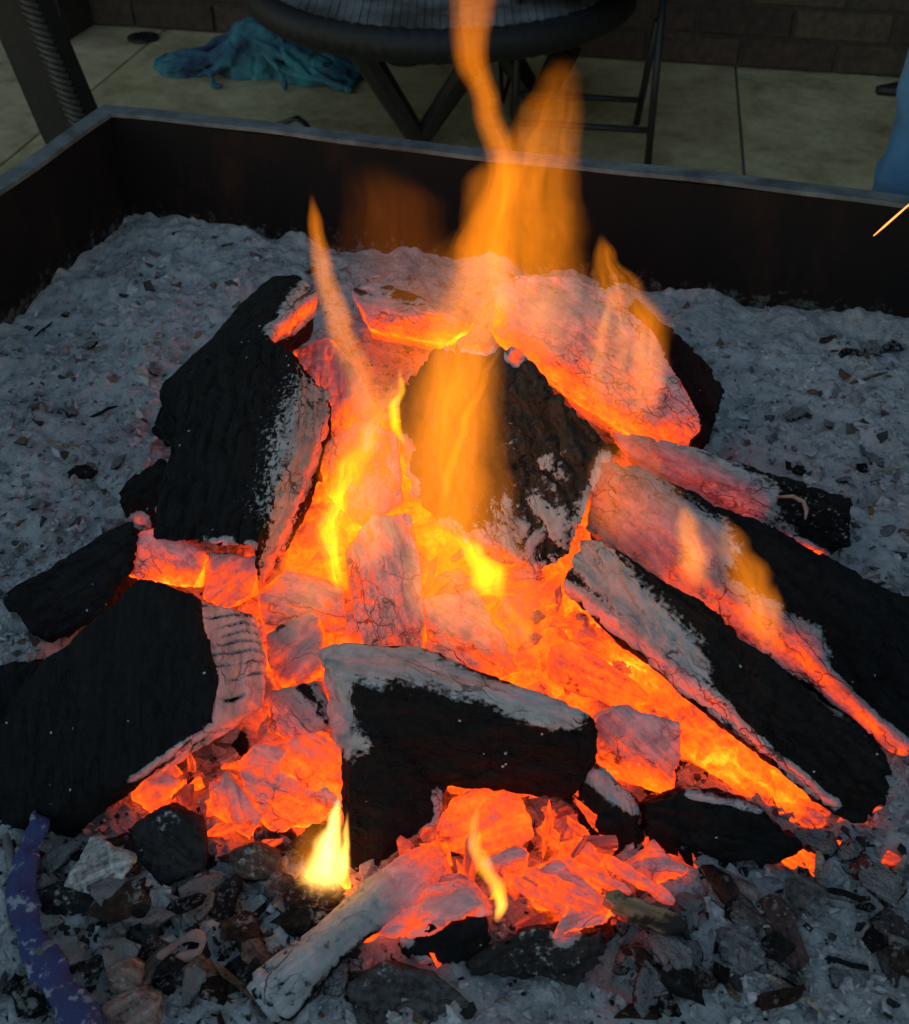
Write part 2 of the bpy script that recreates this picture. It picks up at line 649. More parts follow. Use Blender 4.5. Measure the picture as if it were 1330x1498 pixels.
def chunk(name, label, cat, hulls, t=0.07, axis=None, heat=(), ash=(), base=0.0, vox=0.0036, amp=0.006, crack=0.0036, mat=None,
          color=CHAR, group=None, zmin=-0.03, ext=None, grain=0.0016, rib=0.0, flank=0.0, ridge=0.0, parent=None, crev=0.0):
    """A lump of wood. hulls: lists of (px, py, z cm) corners seen on its near side; t: how far it goes back and down.
    heat: (px, py, radius m, value) or (px, py, px2, py2, radius, value) spots on its surface; ash likewise."""
    SEED[0] += 7
    s = SEED[0]
    bm = bmesh.new()
    e = (Vector(ext).normalized() if ext else EXT_DIR) * t
    allp = []
    for h in hulls:
        near = [at(p[0], p[1], p[2] / 100.0) for p in h]
        far = [p + e for p in near]
        for p in far:
            p.z = max(p.z, zmin)
        cen = sum(far, Vector()) / len(far)
        far = [cen + (p - cen) * 0.86 for p in far]
        allp += near
        hb = hull_bm(near + far)
        tmp = bpy.data.meshes.new('t')
        hb.to_mesh(tmp)
        hb.free()
        bm.from_mesh(tmp)
        bpy.data.meshes.remove(tmp)
    me = remesh(bm, vox)
    if axis:
        a, b = at(axis[0], axis[1], axis[2] / 100), at(axis[3], axis[4], axis[5] / 100)
    else:
        a, b = max(((p, q) for p in allp for q in allp), key=lambda pq: (pq[0] - pq[1]).length)
    fr = frame_of(b - a)
    co = get_co(me)
    cen = co.mean(0)
    fin = np.array(fr)
    loc = (co - cen) @ fin                       # along the grain, across, up
    nrm = get_no(me)
    st = loc * np.array([0.35, 1.0, 1.0])
    d = fbm(loc * 14.0 + s, 3, s) * amp
    d += fbm(st * 75.0, 3, s + 3) * grain * 1.3
    # facet the surface a little, as split and burnt wood
    d += np.round(fbm(loc * 30 + 5, 2, s + 5) * 2.2) / 2.2 * amp * 0.28
    if crack:
        w1, w2 = worley(st * 52.0 + fbm(loc * 40, 2, s + 9)[:, None] * 0.35, s)
        d -= crack * (1 - sstep(0.03, 0.20, w2 - w1))
    groove = 0.0
    if rib:
        groove = 1 - sstep(0.0, 0.38, np.abs(np.sin(loc[:, 0] * 250 + loc[:, 1] * 60 + 4.2 * fbm(loc * 16, 2, s))))
        groove *= sstep(-0.35, 0.35, fbm(loc * np.array([60, 20, 20]), 2, s + 2))
        d -= rib * groove
    d += fbm(loc * 170.0, 2, s + 11) * 0.0008
    co2 = co + nrm * d[:, None]
    bvh = BVHTree.FromPolygons([Vector(c) for c in co], [tuple(p.vertices) for p in me.polygons])
    O = Vector((0, 0, CAM_H))

    def surf(px, py):
        dr = ray(px, py).normalized()
        hit = bvh.ray_cast(O, dr)
        if hit[0] is not None:
            return hit[0]
        best = min((O + dr * (0.5 + 0.02 * i) for i in range(60)), key=lambda q: bvh.find_nearest(q)[3])
        return bvh.find_nearest(best)[0]

    def field(spots, b0):
        f = np.full(len(co), float(b0))
        for sp in spots:
            if len(sp) == 4:
                cs = [surf(sp[0], sp[1])]
                r, val = sp[2], sp[3]
            else:
                m = 48
                cs = [surf(sp[0] + (sp[2] - sp[0]) * i / (m - 1), sp[1] + (sp[3] - sp[1]) * i / (m - 1)) for i in range(m)]
                r, val = sp[4], sp[5]
            dd = np.min([((co - np.array(c)) ** 2).sum(1) for c in cs], 0)
            f = np.maximum(f, b0 + (val - b0) * np.exp(-dd / (r * r)))
        return f

    hf = field(heat, base) * (1 - 0.9 * groove)
    if flank:
        zr = (co[:, 2] - co[:, 2].min()) / max(np.ptp(co[:, 2]), 1e-6)
        hf += flank * (0.55 - np.clip(nrm[:, 2], 0, 1)) + flank * 0.6 * (0.6 - zr)
    if crev:
        fine = fbm(st * 95.0, 3, s + 31)
        hf -= crev * np.clip(d / max(amp, 0.003), -1.6, 1.2) + crev * 0.7 * fine
        d += fine * 0.0012
        co2 = co + nrm * d[:, None]
    set_attr(me, 'glow_level', hf)
    af = field(ash, 0.0)
    if ridge:
        af = np.minimum(af, 1) * (1 - ridge) + np.minimum(af * 2, 1) * ridge * sstep(-1.1, 0.3, d / amp) 
    set_attr(me, 'ash_cover', af)
    me.vertices.foreach_set('co', ((co2 - cen) @ fin).ravel())
    me.update()
    o = link(name, me, mat or M_COAL, None, True)
    me.name = name
    o.matrix_world = Matrix.Translation(Vector(cen)) @ fr.to_4x4()
    o.color = (*color, 1)
    if parent is not None:
        bpy.context.view_layer.update()
        o.parent = parent
        o.matrix_parent_inverse = parent.matrix_world.inverted()
    return tag(o, label, cat, group)


BURN = 'charred logs of the fire'
EMB = 'glowing ember chunks in the heap'
# left side ----------------------------------------------------------------
chunk('charred_log', 'narrow black log with orange glowing cut end, topmost on the left', 'log',
      [[(235, 565, 6), (262, 543, 9), (320, 487, 13), (400, 404, 17), (440, 401, 17), (465, 430, 15), (455, 475, 12), (414, 502, 12), (395, 492, 15), (290, 600, 9)]],
      t=0.06, heat=[(405, 492, 460, 445, 0.014, 0.8), (415, 455, 450, 415, 0.012, 0.34)], amp=0.002, crack=0.0, vox=0.0028, group=BURN)
chunk('charred_log', 'wide black slab with grey brown ashy right flank, at upper left of the fire', 'log',
      [[(252, 570, 12), (300, 512, 15), (395, 490, 17), (425, 515, 17), (440, 560, 16.5), (420, 680, 14), (375, 800, 11), (222, 792, 8), (238, 730, 9.5)],
       [(425, 515, 17), (440, 560, 16.5), (420, 680, 14), (375, 800, 11), (482, 575, 13.5), (482, 630, 12), (455, 720, 9), (425, 790, 6), (378, 862, 4), (372, 830, 6)]],
      t=0.05, axis=(225, 790, 8, 300, 512, 15), ash=[(465, 580, 405, 800, 0.034, 0.85), (385, 850, 0.025, 0.7)],
      heat=[(482, 620, 380, 862, 0.012, 0.62), (310, 803, 372, 806, 0.008, 0.5)], amp=0.004, group=BURN)
chunk('charred_log', 'knobbly black stub jutting left below the narrow log', 'log',
      [[(238, 560, 7), (212, 630, 5), (222, 650, 3.5), (262, 662, 3.5), (300, 650, 6), (300, 560, 9)]], t=0.05, heat=[(240, 660, 0.008, 0.8)], amp=0.007, group=BURN)
chunk('charred_log', 'round black log end with red underside on the left', 'log',
      [[(170, 722, 5), (182, 700, 6), (235, 668, 7), (262, 690, 7), (255, 740, 5), (222, 772, 2.5), (185, 760, 2.5)]], t=0.05,
      heat=[(205, 768, 0.014, 0.62), (240, 750, 0.012, 0.5)], amp=0.004, group=BURN)
chunk('charred_log', 'pointed black wedge lying flat on the ash at left', 'log',
      [[(2, 872, 4.5), (150, 780, 7), (192, 768, 7.5), (200, 790, 7), (187, 845, 6), (150, 900, 4), (68, 942, 1), (12, 887, 2.5)]], t=0.06, amp=0.003, color=(0.009, 0.009, 0.01), group=BURN)
block = chunk('charred_log', 'biggest black block at lower left with ribbed pale end', 'log',
      [[(150, 890, 11), (200, 846, 12.5), (245, 858, 12.5), (290, 880, 12), (322, 990, 10.5), (314, 1060, 9), (190, 1140, 6), (60, 970, 8), (40, 1060, 6), (-20, 1225, 0), (110, 1225, 0), (-20, 1100, 3)]],
      t=0.05, axis=(160, 890, 11, 130, 1180, 5), heat=[(314, 1062, 195, 1142, 0.006, 0.5)], amp=0.0035, crack=0.001, group=BURN)
chunk('ribbed_end', 'pale ash end of the block split into ribs by deep cracks', None,
      [[(285, 876, 11.8), (318, 990, 10.3), (312, 1062, 8.6), (372, 903, 9), (389, 965, 8), (383, 1035, 6.5), (222, 1142, 4.3), (262, 1062, 7.5)]],
      t=0.03, axis=(330, 885, 10, 330, 1060, 8.5), base=0.4, heat=[(386, 1040, 225, 1142, 0.010, 0.66), (388, 905, 390, 1020, 0.008, 0.62)], amp=0.002, crack=0.0, rib=0.008, vox=0.002, parent=block)
chunk('charred_log', 'dark log lying at the left picture edge under the biggest black block', 'log',
      [[(-30, 985, 3), (55, 958, 4), (80, 1050, 4), (60, 1150, 2), (20, 1235, 0.5), (-30, 1235, 0.5)]], t=0.05, amp=0.005, color=(0.008, 0.008, 0.009), group=BURN)
# centre --------------------------------------------------------------------
chunk('charred_log', 'stout log stub in the flames with dark knotted end grain', 'log',
      [[(600, 548, 14), (645, 507, 21), (700, 502, 22), (750, 518, 22), (778, 545, 21.5), (840, 605, 19), (895, 655, 16.5), (868, 720, 12), (838, 815, 7.5), (785, 846, 5.5), (735, 815, 6.5), (660, 775, 7.5), (596, 720, 9), (588, 640, 11)]],
      t=0.07, axis=(690, 505, 22, 780, 840, 5.5), heat=[(655, 785, 785, 850, 0.014, 0.75), (590, 650, 600, 730, 0.012, 0.6), (885, 670, 842, 800, 0.010, 0.4), (660, 503, 760, 515, 0.007, 0.8)],
      ash=[(800, 690, 0.024, 0.6), (765, 740, 0.035, 0.6), (790, 800, 0.042, 0.95), (745, 640, 0.014, 0.5), (850, 740, 0.02, 0.6), (735, 800, 0.03, 0.6)], amp=0.011, crack=0.007, color=(0.04, 0.03, 0.023), group=BURN, vox=0.0026, ridge=0.8)
# right ---------------------------------------------------------------------
chunk('charred_log', 'black log end rising behind the salmon log at back right', 'log',
      [[(880, 400, 9), (960, 465, 9), (1045, 538, 8), (1060, 572, 7), (1032, 655, 2), (985, 600, 4), (900, 500, 6)]], t=0.06, amp=0.004, heat=[(900, 440, 0.03, 0.5)], group=BURN)
chunk('ember_log', 'salmon glowing cracked log at back right of the heap', 'log',
      [[(722, 420, 11), (760, 400, 13), (815, 398, 13.5), (880, 418, 13), (955, 480, 11.5), (1012, 590, 8.5), (1022, 628, 6.5), (1000, 656, 5), (930, 642, 6.5), (860, 600, 8), (790, 548, 9), (718, 485, 9.5)]],
      t=0.07, base=0.50, heat=[(715, 490, 930, 645, 0.03, 0.95), (985, 635, 0.03, 0.82), (900, 560, 1000, 620, 0.025, 0.68)], amp=0.006, crack=0.002, mat=M_COAL_FINE, group=EMB, flank=0.2, crev=0.12, vox=0.0028)
chunk('charred_log', 'ashy pink log ending in speckled black at the right', 'log',
      [[(890, 628, 7), (1000, 650, 8.5), (1045, 668, 8.5), (1160, 703, 7.5), (1250, 732, 6.5), (1254, 800, 3), (1215, 818, 1), (1150, 805, 1.8), (1090, 785, 2.2), (960, 722, 3.5)]],
      t=0.06, heat=[(890, 640, 1090, 740, 0.040, 0.5), (940, 710, 1200, 815, 0.010, 0.9)], ash=[(1100, 700, 1240, 770, 0.03, 0.27), (1060, 745, 1150, 785, 0.015, 0.8)],
      amp=0.004, group=BURN, color=(0.009, 0.008, 0.007))
chunk('charred_log', 'broad black log at right edge with pink glowing left end', 'log',
      [[(868, 672, 8.5), (930, 680, 9.5), (1030, 755, 10.5), (1180, 818, 9.5), (1340, 872, 8), (1390, 950, 6), (1345, 1065, 2), (1322, 1112, 1.5), (1240, 1030, 2.5), (1160, 950, 3.5), (1000, 850, 5), (900, 792, 6), (850, 775, 6)]],
      t=0.07, heat=[(870, 710, 1000, 810, 0.055, 0.52), (985, 845, 1170, 955, 0.026, 0.66), (1170, 960, 1325, 1110, 0.011, 0.75)], amp=0.005, group=BURN)
chunk('charred_log', 'long black log with grey ash edge, pointing to lower right', 'log',
      [[(842, 780, 11), (880, 785, 12), (915, 812, 12.5), (1000, 858, 12.5), (1160, 985, 11.5), (1298, 1105, 9.5), (1305, 1165, 6.5), (1275, 1205, 3.5), (1235, 1208, 2.5), (1190, 1150, 5), (1060, 1040, 7), (1000, 1008, 7.5), (900, 935, 6.5), (825, 862, 7)]],
      t=0.05, heat=[(850, 800, 1000, 975, 0.036, 0.36), (830, 865, 1060, 1045, 0.011, 0.62), (1060, 1045, 1215, 1180, 0.008, 0.6)], amp=0.004, group=BURN)
chunk('ember_log', 'hot orange slab under the long black log', 'ember',
      [[(850, 905, 4), (940, 958, 5), (1060, 1028, 5.5), (1130, 1075, 5), (1215, 1195, 1.5), (1180, 1216, 0.8), (1100, 1172, 1), (992, 1112, 2), (990, 1050, 3.2), (850, 960, 2.5)]],
      t=0.04, base=0.74, heat=[(1080, 1100, 0.035, 1.0), (1170, 1180, 0.02, 0.9), (930, 990, 0.03, 0.95)], amp=0.009, crack=0.007, flank=0.1, crev=0.2, vox=0.0026, mat=M_COAL_FINE, group=EMB)
chunk('ember_chunk', 'ash pink squared block right of the front black log', 'ember',
      [[(868, 1048, 7.5), (905, 1032, 8.5), (1003, 1055, 7.5), (998, 1110, 5), (985, 1168, 1.5), (900, 1142, 1.5), (868, 1110, 3)]], t=0.05, base=0.5,
      heat=[(870, 1120, 985, 1165, 0.016, 0.78), (1000, 1060, 985, 1165, 0.010, 0.6)], amp=0.002, crack=0.0008, flank=0.25, crev=0.06, group=EMB)
chunk('ember_chunk', 'smooth orange brown block behind the squared pink block', 'ember',
      [[(805, 948, 6), (835, 934, 7), (905, 980, 6.5), (960, 1025, 4), (900, 1032, 3), (800, 992, 3)]], t=0.05, base=0.8, amp=0.002, crack=0.0, crev=0.06, group=EMB)
chunk('charred_log', 'black rounded log lying low at front right', 'log',
      [[(940, 1182, 4), (1005, 1158, 6), (1060, 1164, 6.2), (1115, 1180, 6), (1180, 1240, 3), (1100, 1284, 0.5), (1000, 1274, 0.5), (950, 1238, 1)]], t=0.05, amp=0.004,
      heat=[(1010, 1160, 1110, 1180, 0.006, 0.4)], group=BURN)
chunk('charred_log', 'short black stub with grey ash cap beside the low black log', 'log',
      [[(848, 1130, 5), (880, 1118, 6), (935, 1172, 5), (946, 1225, 2), (912, 1276, 0), (878, 1262, 0), (842, 1222, 2)]], t=0.04, amp=0.003,
      heat=[(865, 1130, 930, 1175, 0.014, 0.42)], group=BURN)
# front ---------------------------------------------------------------------
chunk('charred_log', 'black angular front log with grey ash top', 'log',
      [[(465, 952, 9.5), (500, 938, 10.5), (612, 945, 11), (835, 1034, 11), (876, 1050, 10.5), (876, 1108, 6), (838, 1172, 3), (650, 1150, 4), (530, 1010, 11), (524, 1100, 7)],
       [(472, 960, 8.5), (520, 1010, 10.5), (600, 1010, 10.5), (655, 1150, 4), (642, 1205, 2), (548, 1292, 0), (510, 1290, 0), (520, 1120, 6)]],
      t=0.04, axis=(500, 960, 10, 850, 1060, 10), heat=[(475, 965, 600, 970, 0.036, 0.36), (600, 970, 830, 1042, 0.024, 0.36), (475, 1000, 500, 1060, 0.03, 0.42), (490, 980, 512, 1085, 0.024, 0.34), (640, 1160, 645, 1205, 0.006, 0.45), (545, 1290, 640, 1215, 0.008, 0.4)],
      amp=0.003, crack=0.0015, group=BURN)
chunk('ember_chunk', 'round red orange coal beneath the front black log', 'ember',
      [[(652, 1185, 3), (690, 1160, 4.5), (740, 1160, 5), (775, 1180, 5), (780, 1225, 3.5), (740, 1248, 2), (660, 1250, 1.4), (640, 1222, 1.5)]], t=0.04, base=0.82, amp=0.004, crack=0.002, crev=0.1, group=EMB)
chunk('ember_chunk', 'ash pink lump with grey lip on the small black front log', 'ember',
      [[(528, 1325, 2.5), (600, 1300, 4), (680, 1288, 5), (726, 1335, 4.2), (640, 1358, 4), (528, 1385, 1)]], t=0.03, base=0.62, amp=0.004, crev=0.12, flank=0.2, group=EMB)
chunk('charred_log', 'small black log at the bottom of the fire', 'log',
      [[(586, 1372, 2.5), (640, 1352, 4), (715, 1346, 4.2), (722, 1376, 3), (702, 1402, 1), (625, 1412, 1), (590, 1398, 1)]], t=0.03, amp=0.003,
      heat=[(620, 1408, 0.01, 0.6), (590, 1372, 0.01, 0.5)], group=BURN)
chunk('bark_chunk', 'speckled dark bark chunk at bottom centre', 'bark',
      [[(690, 1400, 2.5), (760, 1362, 4), (840, 1370, 4), (886, 1352, 4), (892, 1392, 3), (850, 1455, 0.5), (770, 1445, 0.5), (680, 1425, 0.5)]], t=0.03, amp=0.005,
      ash=[(790, 1390, 0.04, 0.33)], heat=[(830, 1365, 0.014, 0.5)], color=(0.03, 0.026, 0.024), group='bark and charcoal at the front')
# ember chunks in the heap ----------------------------------------------------
E = [('ember_chunk', 'pink ember wedge left below the wide black slab', [(203, 778, 7), (240, 770, 8), (302, 815, 8), (286, 864, 6), (183, 843, 5)], 0.05, 0.74, [(270, 840, 0.03, 0.98)]),
     ('ember_chunk', 'dull red ashy coal under the lower corner of the wide black slab', [(298, 805, 8), (382, 812, 8), (374, 872, 5), (330, 895, 4), (290, 880, 4)], 0.04, 0.5, [(370, 860, 0.02, 0.7)]),
     ('ember_log', 'salmon cracked upright ember left of centre', [(503, 800, 8), (540, 752, 10.5), (605, 746, 10.5), (624, 890, 7.5), (614, 985, 4.5), (530, 955, 5)], 0.06, 0.62, [(505, 860, 0.016, 0.85)]),
     ('ember_log', 'crackled orange ember block behind the front black log', [(616, 875, 7.5), (690, 862, 7.5), (768, 985, 5), (700, 1005, 4), (622, 985, 4.8)], 0.05, 0.8, []),
     ('ember_log', 'yellow orange ember lump left of the stout stub', [(466, 660, 9.5), (530, 608, 12.5), (585, 640, 12.5), (595, 735, 9), (525, 780, 7.5), (480, 725, 7.5)], 0.06, 0.76, [(500, 700, 0.03, 0.98)]),
     ('ember_log', 'bright orange ember slab below the stout stub', [(700, 880, 4), (820, 845, 5), (835, 920, 4), (795, 995, 3), (720, 985, 3)], 0.05, 1.0, []),
     ('ember_log', 'pinkish ember behind the wide black slab', [(428, 512, 8), (480, 488, 9), (545, 575, 8.5), (562, 622, 7.5), (482, 655, 6), (482, 560, 8)], 0.06, 0.68, [(500, 620, 0.03, 0.95)]),
     ('ember_log', 'salmon ember log at the back of the heap', [(515, 425, 8), (550, 412, 9), (640, 452, 9), (700, 475, 8), (650, 505, 6), (540, 482, 6)], 0.06, 0.6, [(560, 480, 680, 500, 0.02, 0.9)]),
     ('ember_chunk', 'salmon block beside the ribbed end of the biggest block', [(393, 932, 5.5), (450, 896, 6.5), (472, 903, 6.5), (468, 978, 4), (440, 1002, 3), (393, 988, 3)], 0.04, 0.66, []),
     ('ember_chunk', 'grey pink block touching the left end of the front black log', [(398, 1012, 5), (465, 998, 6.2), (490, 1050, 5), (474, 1082, 4), (430, 1096, 3), (388, 1070, 3)], 0.04, 0.5, [(395, 1040, 0.014, 0.72)]),
     ('ember_chunk', 'large pale salmon coal left of the white flame', [(343, 1112, 4), (364, 1086, 5), (412, 1086, 5.5), (505, 1178, 3.2), (462, 1212, 1.5), (400, 1224, 0.8), (358, 1180, 1.2)], 0.04, 0.6, [(440, 1190, 0.03, 0.76)]),
     ('ember_chunk', 'yellow cracked block above the white flame with flame light in its glow', [(420, 1086, 6.2), (460, 1074, 6.8), (527, 1108, 5.5), (522, 1172, 3), (496, 1182, 2.4), (410, 1124, 4.2)], 0.04, 0.84, [(470, 1130, 0.025, 1.0)]),  # flame light falling on this block is put into its raised glow
     ('ember_chunk', 'orange ember between the salmon block and the upright ember', [(372, 880, 5), (420, 830, 6.5), (500, 858, 5.5), (515, 930, 4), (450, 905, 4), (390, 930, 3.5)], 0.05, 0.76, []),
     ('ember_chunk', 'thin pink ember strip in front of the ribbed end', [(300, 1150, 2.5), (330, 1130, 3), (390, 1195, 2), (365, 1235, 0.5), (310, 1190, 1)], 0.03, 0.66, []),
     ('ember_chunk', 'red coal peeping out below the biggest black block', [(190, 1140, 3), (240, 1115, 4), (262, 1150, 3), (230, 1190, 0.5), (195, 1170, 1)], 0.03, 0.74, []),
     ('ember_chunk', 'grey tipped ember with orange side right of the round red coal', [(700, 1265, 3.2), (760, 1235, 4.2), (780, 1250, 4), (770, 1285, 2.5), (730, 1302, 2)], 0.03, 0.6, []),
     ('ember_chunk', 'red glowing shard right of the small flame', [(760, 1290, 2.8), (820, 1262, 3.5), (905, 1330, 2.5), (860, 1345, 1.5), (780, 1330, 1)], 0.03, 0.78, []),
     ('ember_chunk', 'pink shard lying on the speckled bark chunk', [(805, 1378, 4.4), (830, 1320, 4.2), (905, 1338, 4), (880, 1358, 4)], 0.02, 0.62, []),
     ('ember_chunk', 'rosy ash lump left of the splinter', [(915, 1270, 2.5), (960, 1236, 3.2), (1010, 1272, 2.5), (985, 1300, 1), (930, 1305, 1)], 0.03, 0.58, [(950, 1245, 0.014, 0.85)]),
     ('ember_chunk', 'yellow hot chip under the white flame', [(428, 1296, 1.6), (455, 1278, 2.2), (500, 1276, 2.4), (514, 1296, 1.6), (480, 1312, 0.9), (445, 1312, 0.9)], 0.02, 1.3, []),
     ('ember_chunk', 'orange red coal between the round coal and the black stub', [(830, 1245, 2.5), (865, 1235, 3), (900, 1290, 2), (870, 1310, 1), (825, 1290, 1)], 0.03, 0.86, [])]
for nme, lab, pts, t, b, ht in E:
    chunk(nme, lab, 'ember', [pts], t=t, base=b + 0.01, heat=ht, amp=0.003, crack=0.0016, mat=M_COAL_FINE if random.random() < 0.5 else M_COAL, group=EMB, vox=0.0026, flank=0.38, crev=0.14)


def branch():
    """pale ash covered branch reaching out of the fire at the front"""
    pts = [at(640, 1262, 0.02), at(590, 1296, 0.026), at(520, 1345, 0.026), at(455, 1405, 0.022), at(385, 1470, 0.012)]
    dense = []
    for i in range(len(pts) - 1):
        for k in range(16):
            dense.append(pts[i].lerp(pts[i + 1], k / 16))
    dense.append(pts[-1])
    n = len(dense)
    rad = [0.0165 + 0.003 * math.sin(i * 0.12) - (0.004 if i > n - 4 else 0) for i in range(n)]
    bm = tube_bm(dense, rad, 40)
    me = bpy.data.meshes.new('ash_branch')
    bm.to_mesh(me)
    bm.free()
    co = get_co(me)
    ax = (dense[-1] - dense[0])
    fr = frame_of(ax)
    fin = np.array(fr)
    cen = co.mean(0)
    loc = (co - cen) @ fin
    nrm = get_no(me)
    d = fbm(loc * 22, 3, 4) * 0.003
    w = np.abs(np.sin(loc[:, 0] * 240 + 2.5 * fbm(loc * 30, 2, 6)))
    d -= 0.0022 * (1 - sstep(0.0, 0.3, w))
    co += nrm * d[:, None]
    u = (loc[:, 0] - loc[:, 0].min()) / np.ptp(loc[:, 0])
    top = sstep(-0.5, 0.4, nrm[:, 2])
    heat = np.where(u < 0.42, 0.72 - u * 0.97, 0.315) - (1 - top) * 0.32 * sstep(0.3, 0.6, u)
    heat += np.where(u < 0.55, 0.16, -0.3) * (1 - sstep(0.0, 0.22, w)) * sstep(-0.3, 0.3, fbm(loc * 25, 2, 9))
    set_attr(me, 'glow_level', heat)
    set_attr(me, 'ash_cover', top * 0.5)
    me.vertices.foreach_set('co', ((co - cen) @ fin).ravel())
    me.update()
    o = link('ash_branch', me, M_COAL, None, True)
    o.matrix_world = Matrix.Translation(Vector(cen)) @ fr.to_4x4()
    o.color = (*CHAR, 1)
    tag(o, 'pale grey ash covered branch reaching out at the front', 'branch')


branch()


def ember_bed():
    n = 300
    cx, cy_ = 0.0, 0.78
    g = np.linspace(-1, 1, n)
    A, B = np.meshgrid(g * 0.34, g * 0.42)
    X, Y = A.ravel() + cx, B.ravel() + cy_
    p = np.stack((X, Y, X * 0), 1)
    rr = np.sqrt((A.ravel() / 0.27) ** 2 + (B.ravel() / 0.36) ** 2) + fbm(p * 9, 3, 3) * 0.12
    f1, f2 = worley(p * 24 + fbm(p * 30, 2, 2)[:, None] * 0.3, 12)
    z = 0.036 * (1 - sstep(0.2, 1.0, rr)) - 0.03 * sstep(0.85, 1.1, rr) + np.minimum(0.25, 0.62 - f1) * 0.05 + np.round(fbm(p * 30, 2, 17) * 2) * 0.003 + fbm(p * 70, 3, 7) * 0.004
    heat = 0.98 - 0.45 * sstep(0.5, 1.0, rr) + fbm(p * 14, 2, 5) * 0.12 - 0.42 * (1 - sstep(0.2, 0.6, f1))
    keep = (rr < 1.12).reshape(n, n)
    idx = np.arange(n * n).reshape(n, n)
    q = np.stack((idx[:-1, :-1], idx[:-1, 1:], idx[1:, 1:], idx[1:, :-1]), -1)
    km = keep[:-1, :-1] & keep[:-1, 1:] & keep[1:, 1:] & keep[1:, :-1]
    q = q[km]
    me = bpy.data.meshes.new('ember_bed')
    me.from_pydata(np.stack((X, Y, z), 1).tolist(), [], q.tolist())
    set_attr(me, 'glow_level', heat)
    set_attr(me, 'ash_cover', np.zeros(n * n))
    o = link('ember_bed', me, M_COAL_FINE, None, True)
    o.color = (*CHAR, 1)
    tag(o, 'bed of hot orange embers under the logs', 'embers', None, 'stuff')


ember_bed()

# ------------------------------------------------------------------ small pieces on the ash


def small_mesh(seed, flat=0.6, n=14, sub=2, heat=0.0, ash=0.3):
    r = random.Random(seed)
    pts = []
    for i in range(n):
        v = Vector((r.gauss(0, 1), r.gauss(0, 1), r.gauss(0, 1))).normalized() * r.uniform(0.75, 1.0)
        pts.append(Vector((v.x * 1.25, v.y * 0.85, v.z * flat)))
    bm = hull_bm(pts)
    bmesh.ops.triangulate(bm, faces=bm.faces)
    bmesh.ops.subdivide_edges(bm, edges=bm.edges, cuts=sub, use_grid_fill=True)
    me = bpy.data.meshes.new('piece')
    bm.to_mesh(me)
    bm.free()
    co, no = get_co(me), get_no(me)
    co += no * (fbm(co * 2.3 + seed, 3, seed) * 0.13)[:, None]
    me.vertices.foreach_set('co', co.ravel())
    me.update()
    set_attr(me, 'glow_level', np.full(len(co), heat) + fbm(co * 1.5, 2, seed + 1) * 0.12 * (heat > 0))
    me['flat'] = flat
    set_attr(me, 'ash_cover', np.clip(ash + 0.25 * no[:, 2] + 0.2 * fbm(co * 1.2, 2, seed + 2), 0, 1))
    return me


def make_small_coal_mat():
    # same burning wood on meshes of unit size
    return make_coal('small_coal', 1.6, (0.7, 1, 1), 0.05)


def rescale_coal(name, k):
    m = M_COAL.copy()
    m.name = name
    for nd in m.node_tree.nodes:
        if nd.type in ('TEX_NOISE', 'TEX_VORONOI'):
            nd.inputs['Scale'].default_value *= k
        if nd.type == 'BUMP':
            nd.inputs['Distance'].default_value /= k
    for nd in m.node_tree.nodes:
        if nd.type == 'VECT_MATH' and nd.operation == 'MULTIPLY' and abs(nd.inputs[1].default_value[0] - 0.016) < 1e-5:
            nd.inputs[1].default_value = (0.016 / k,) * 3
    return m


M_SMALL = rescale_coal('small_coal', 0.014)


def place_small(name, me, px, py, size, color, label, cat, group, rz=None, tilt=0.3, sink=0.35, z=None):
    o = link(name, me, M_SMALL, None)
    p = at(px, py, 0.0)
    if z is None:
        z = float(bed_h(np.array([p.x]), np.array([p.y]))[0])
    o.location = (p.x, p.y, z + size * 0.6 * (1 - sink))
    o.rotation_euler = (random.uniform(-tilt, tilt), random.uniform(-tilt, tilt), rz if rz is not None else random.uniform(0, 6.28))
    o.scale = (size, size, size)
    o.color = (*color, 1)
    return tag(o, label, cat, group)


BITS = [small_mesh(200 + i, random.uniform(0.35, 0.8), 12, 2, 0.0, random.choice((0.05, 0.15, 0.3, 0.42))) for i in range(12)]
GLOW = [small_mesh(300 + i, random.uniform(0.4, 0.8), 11, 2, (0.5, 0.6, 0.68, 0.74, 0.8, 0.86, 0.64, 0.78)[i], 0.1) for i in range(8)]


def px_ok(px, py):
    return True


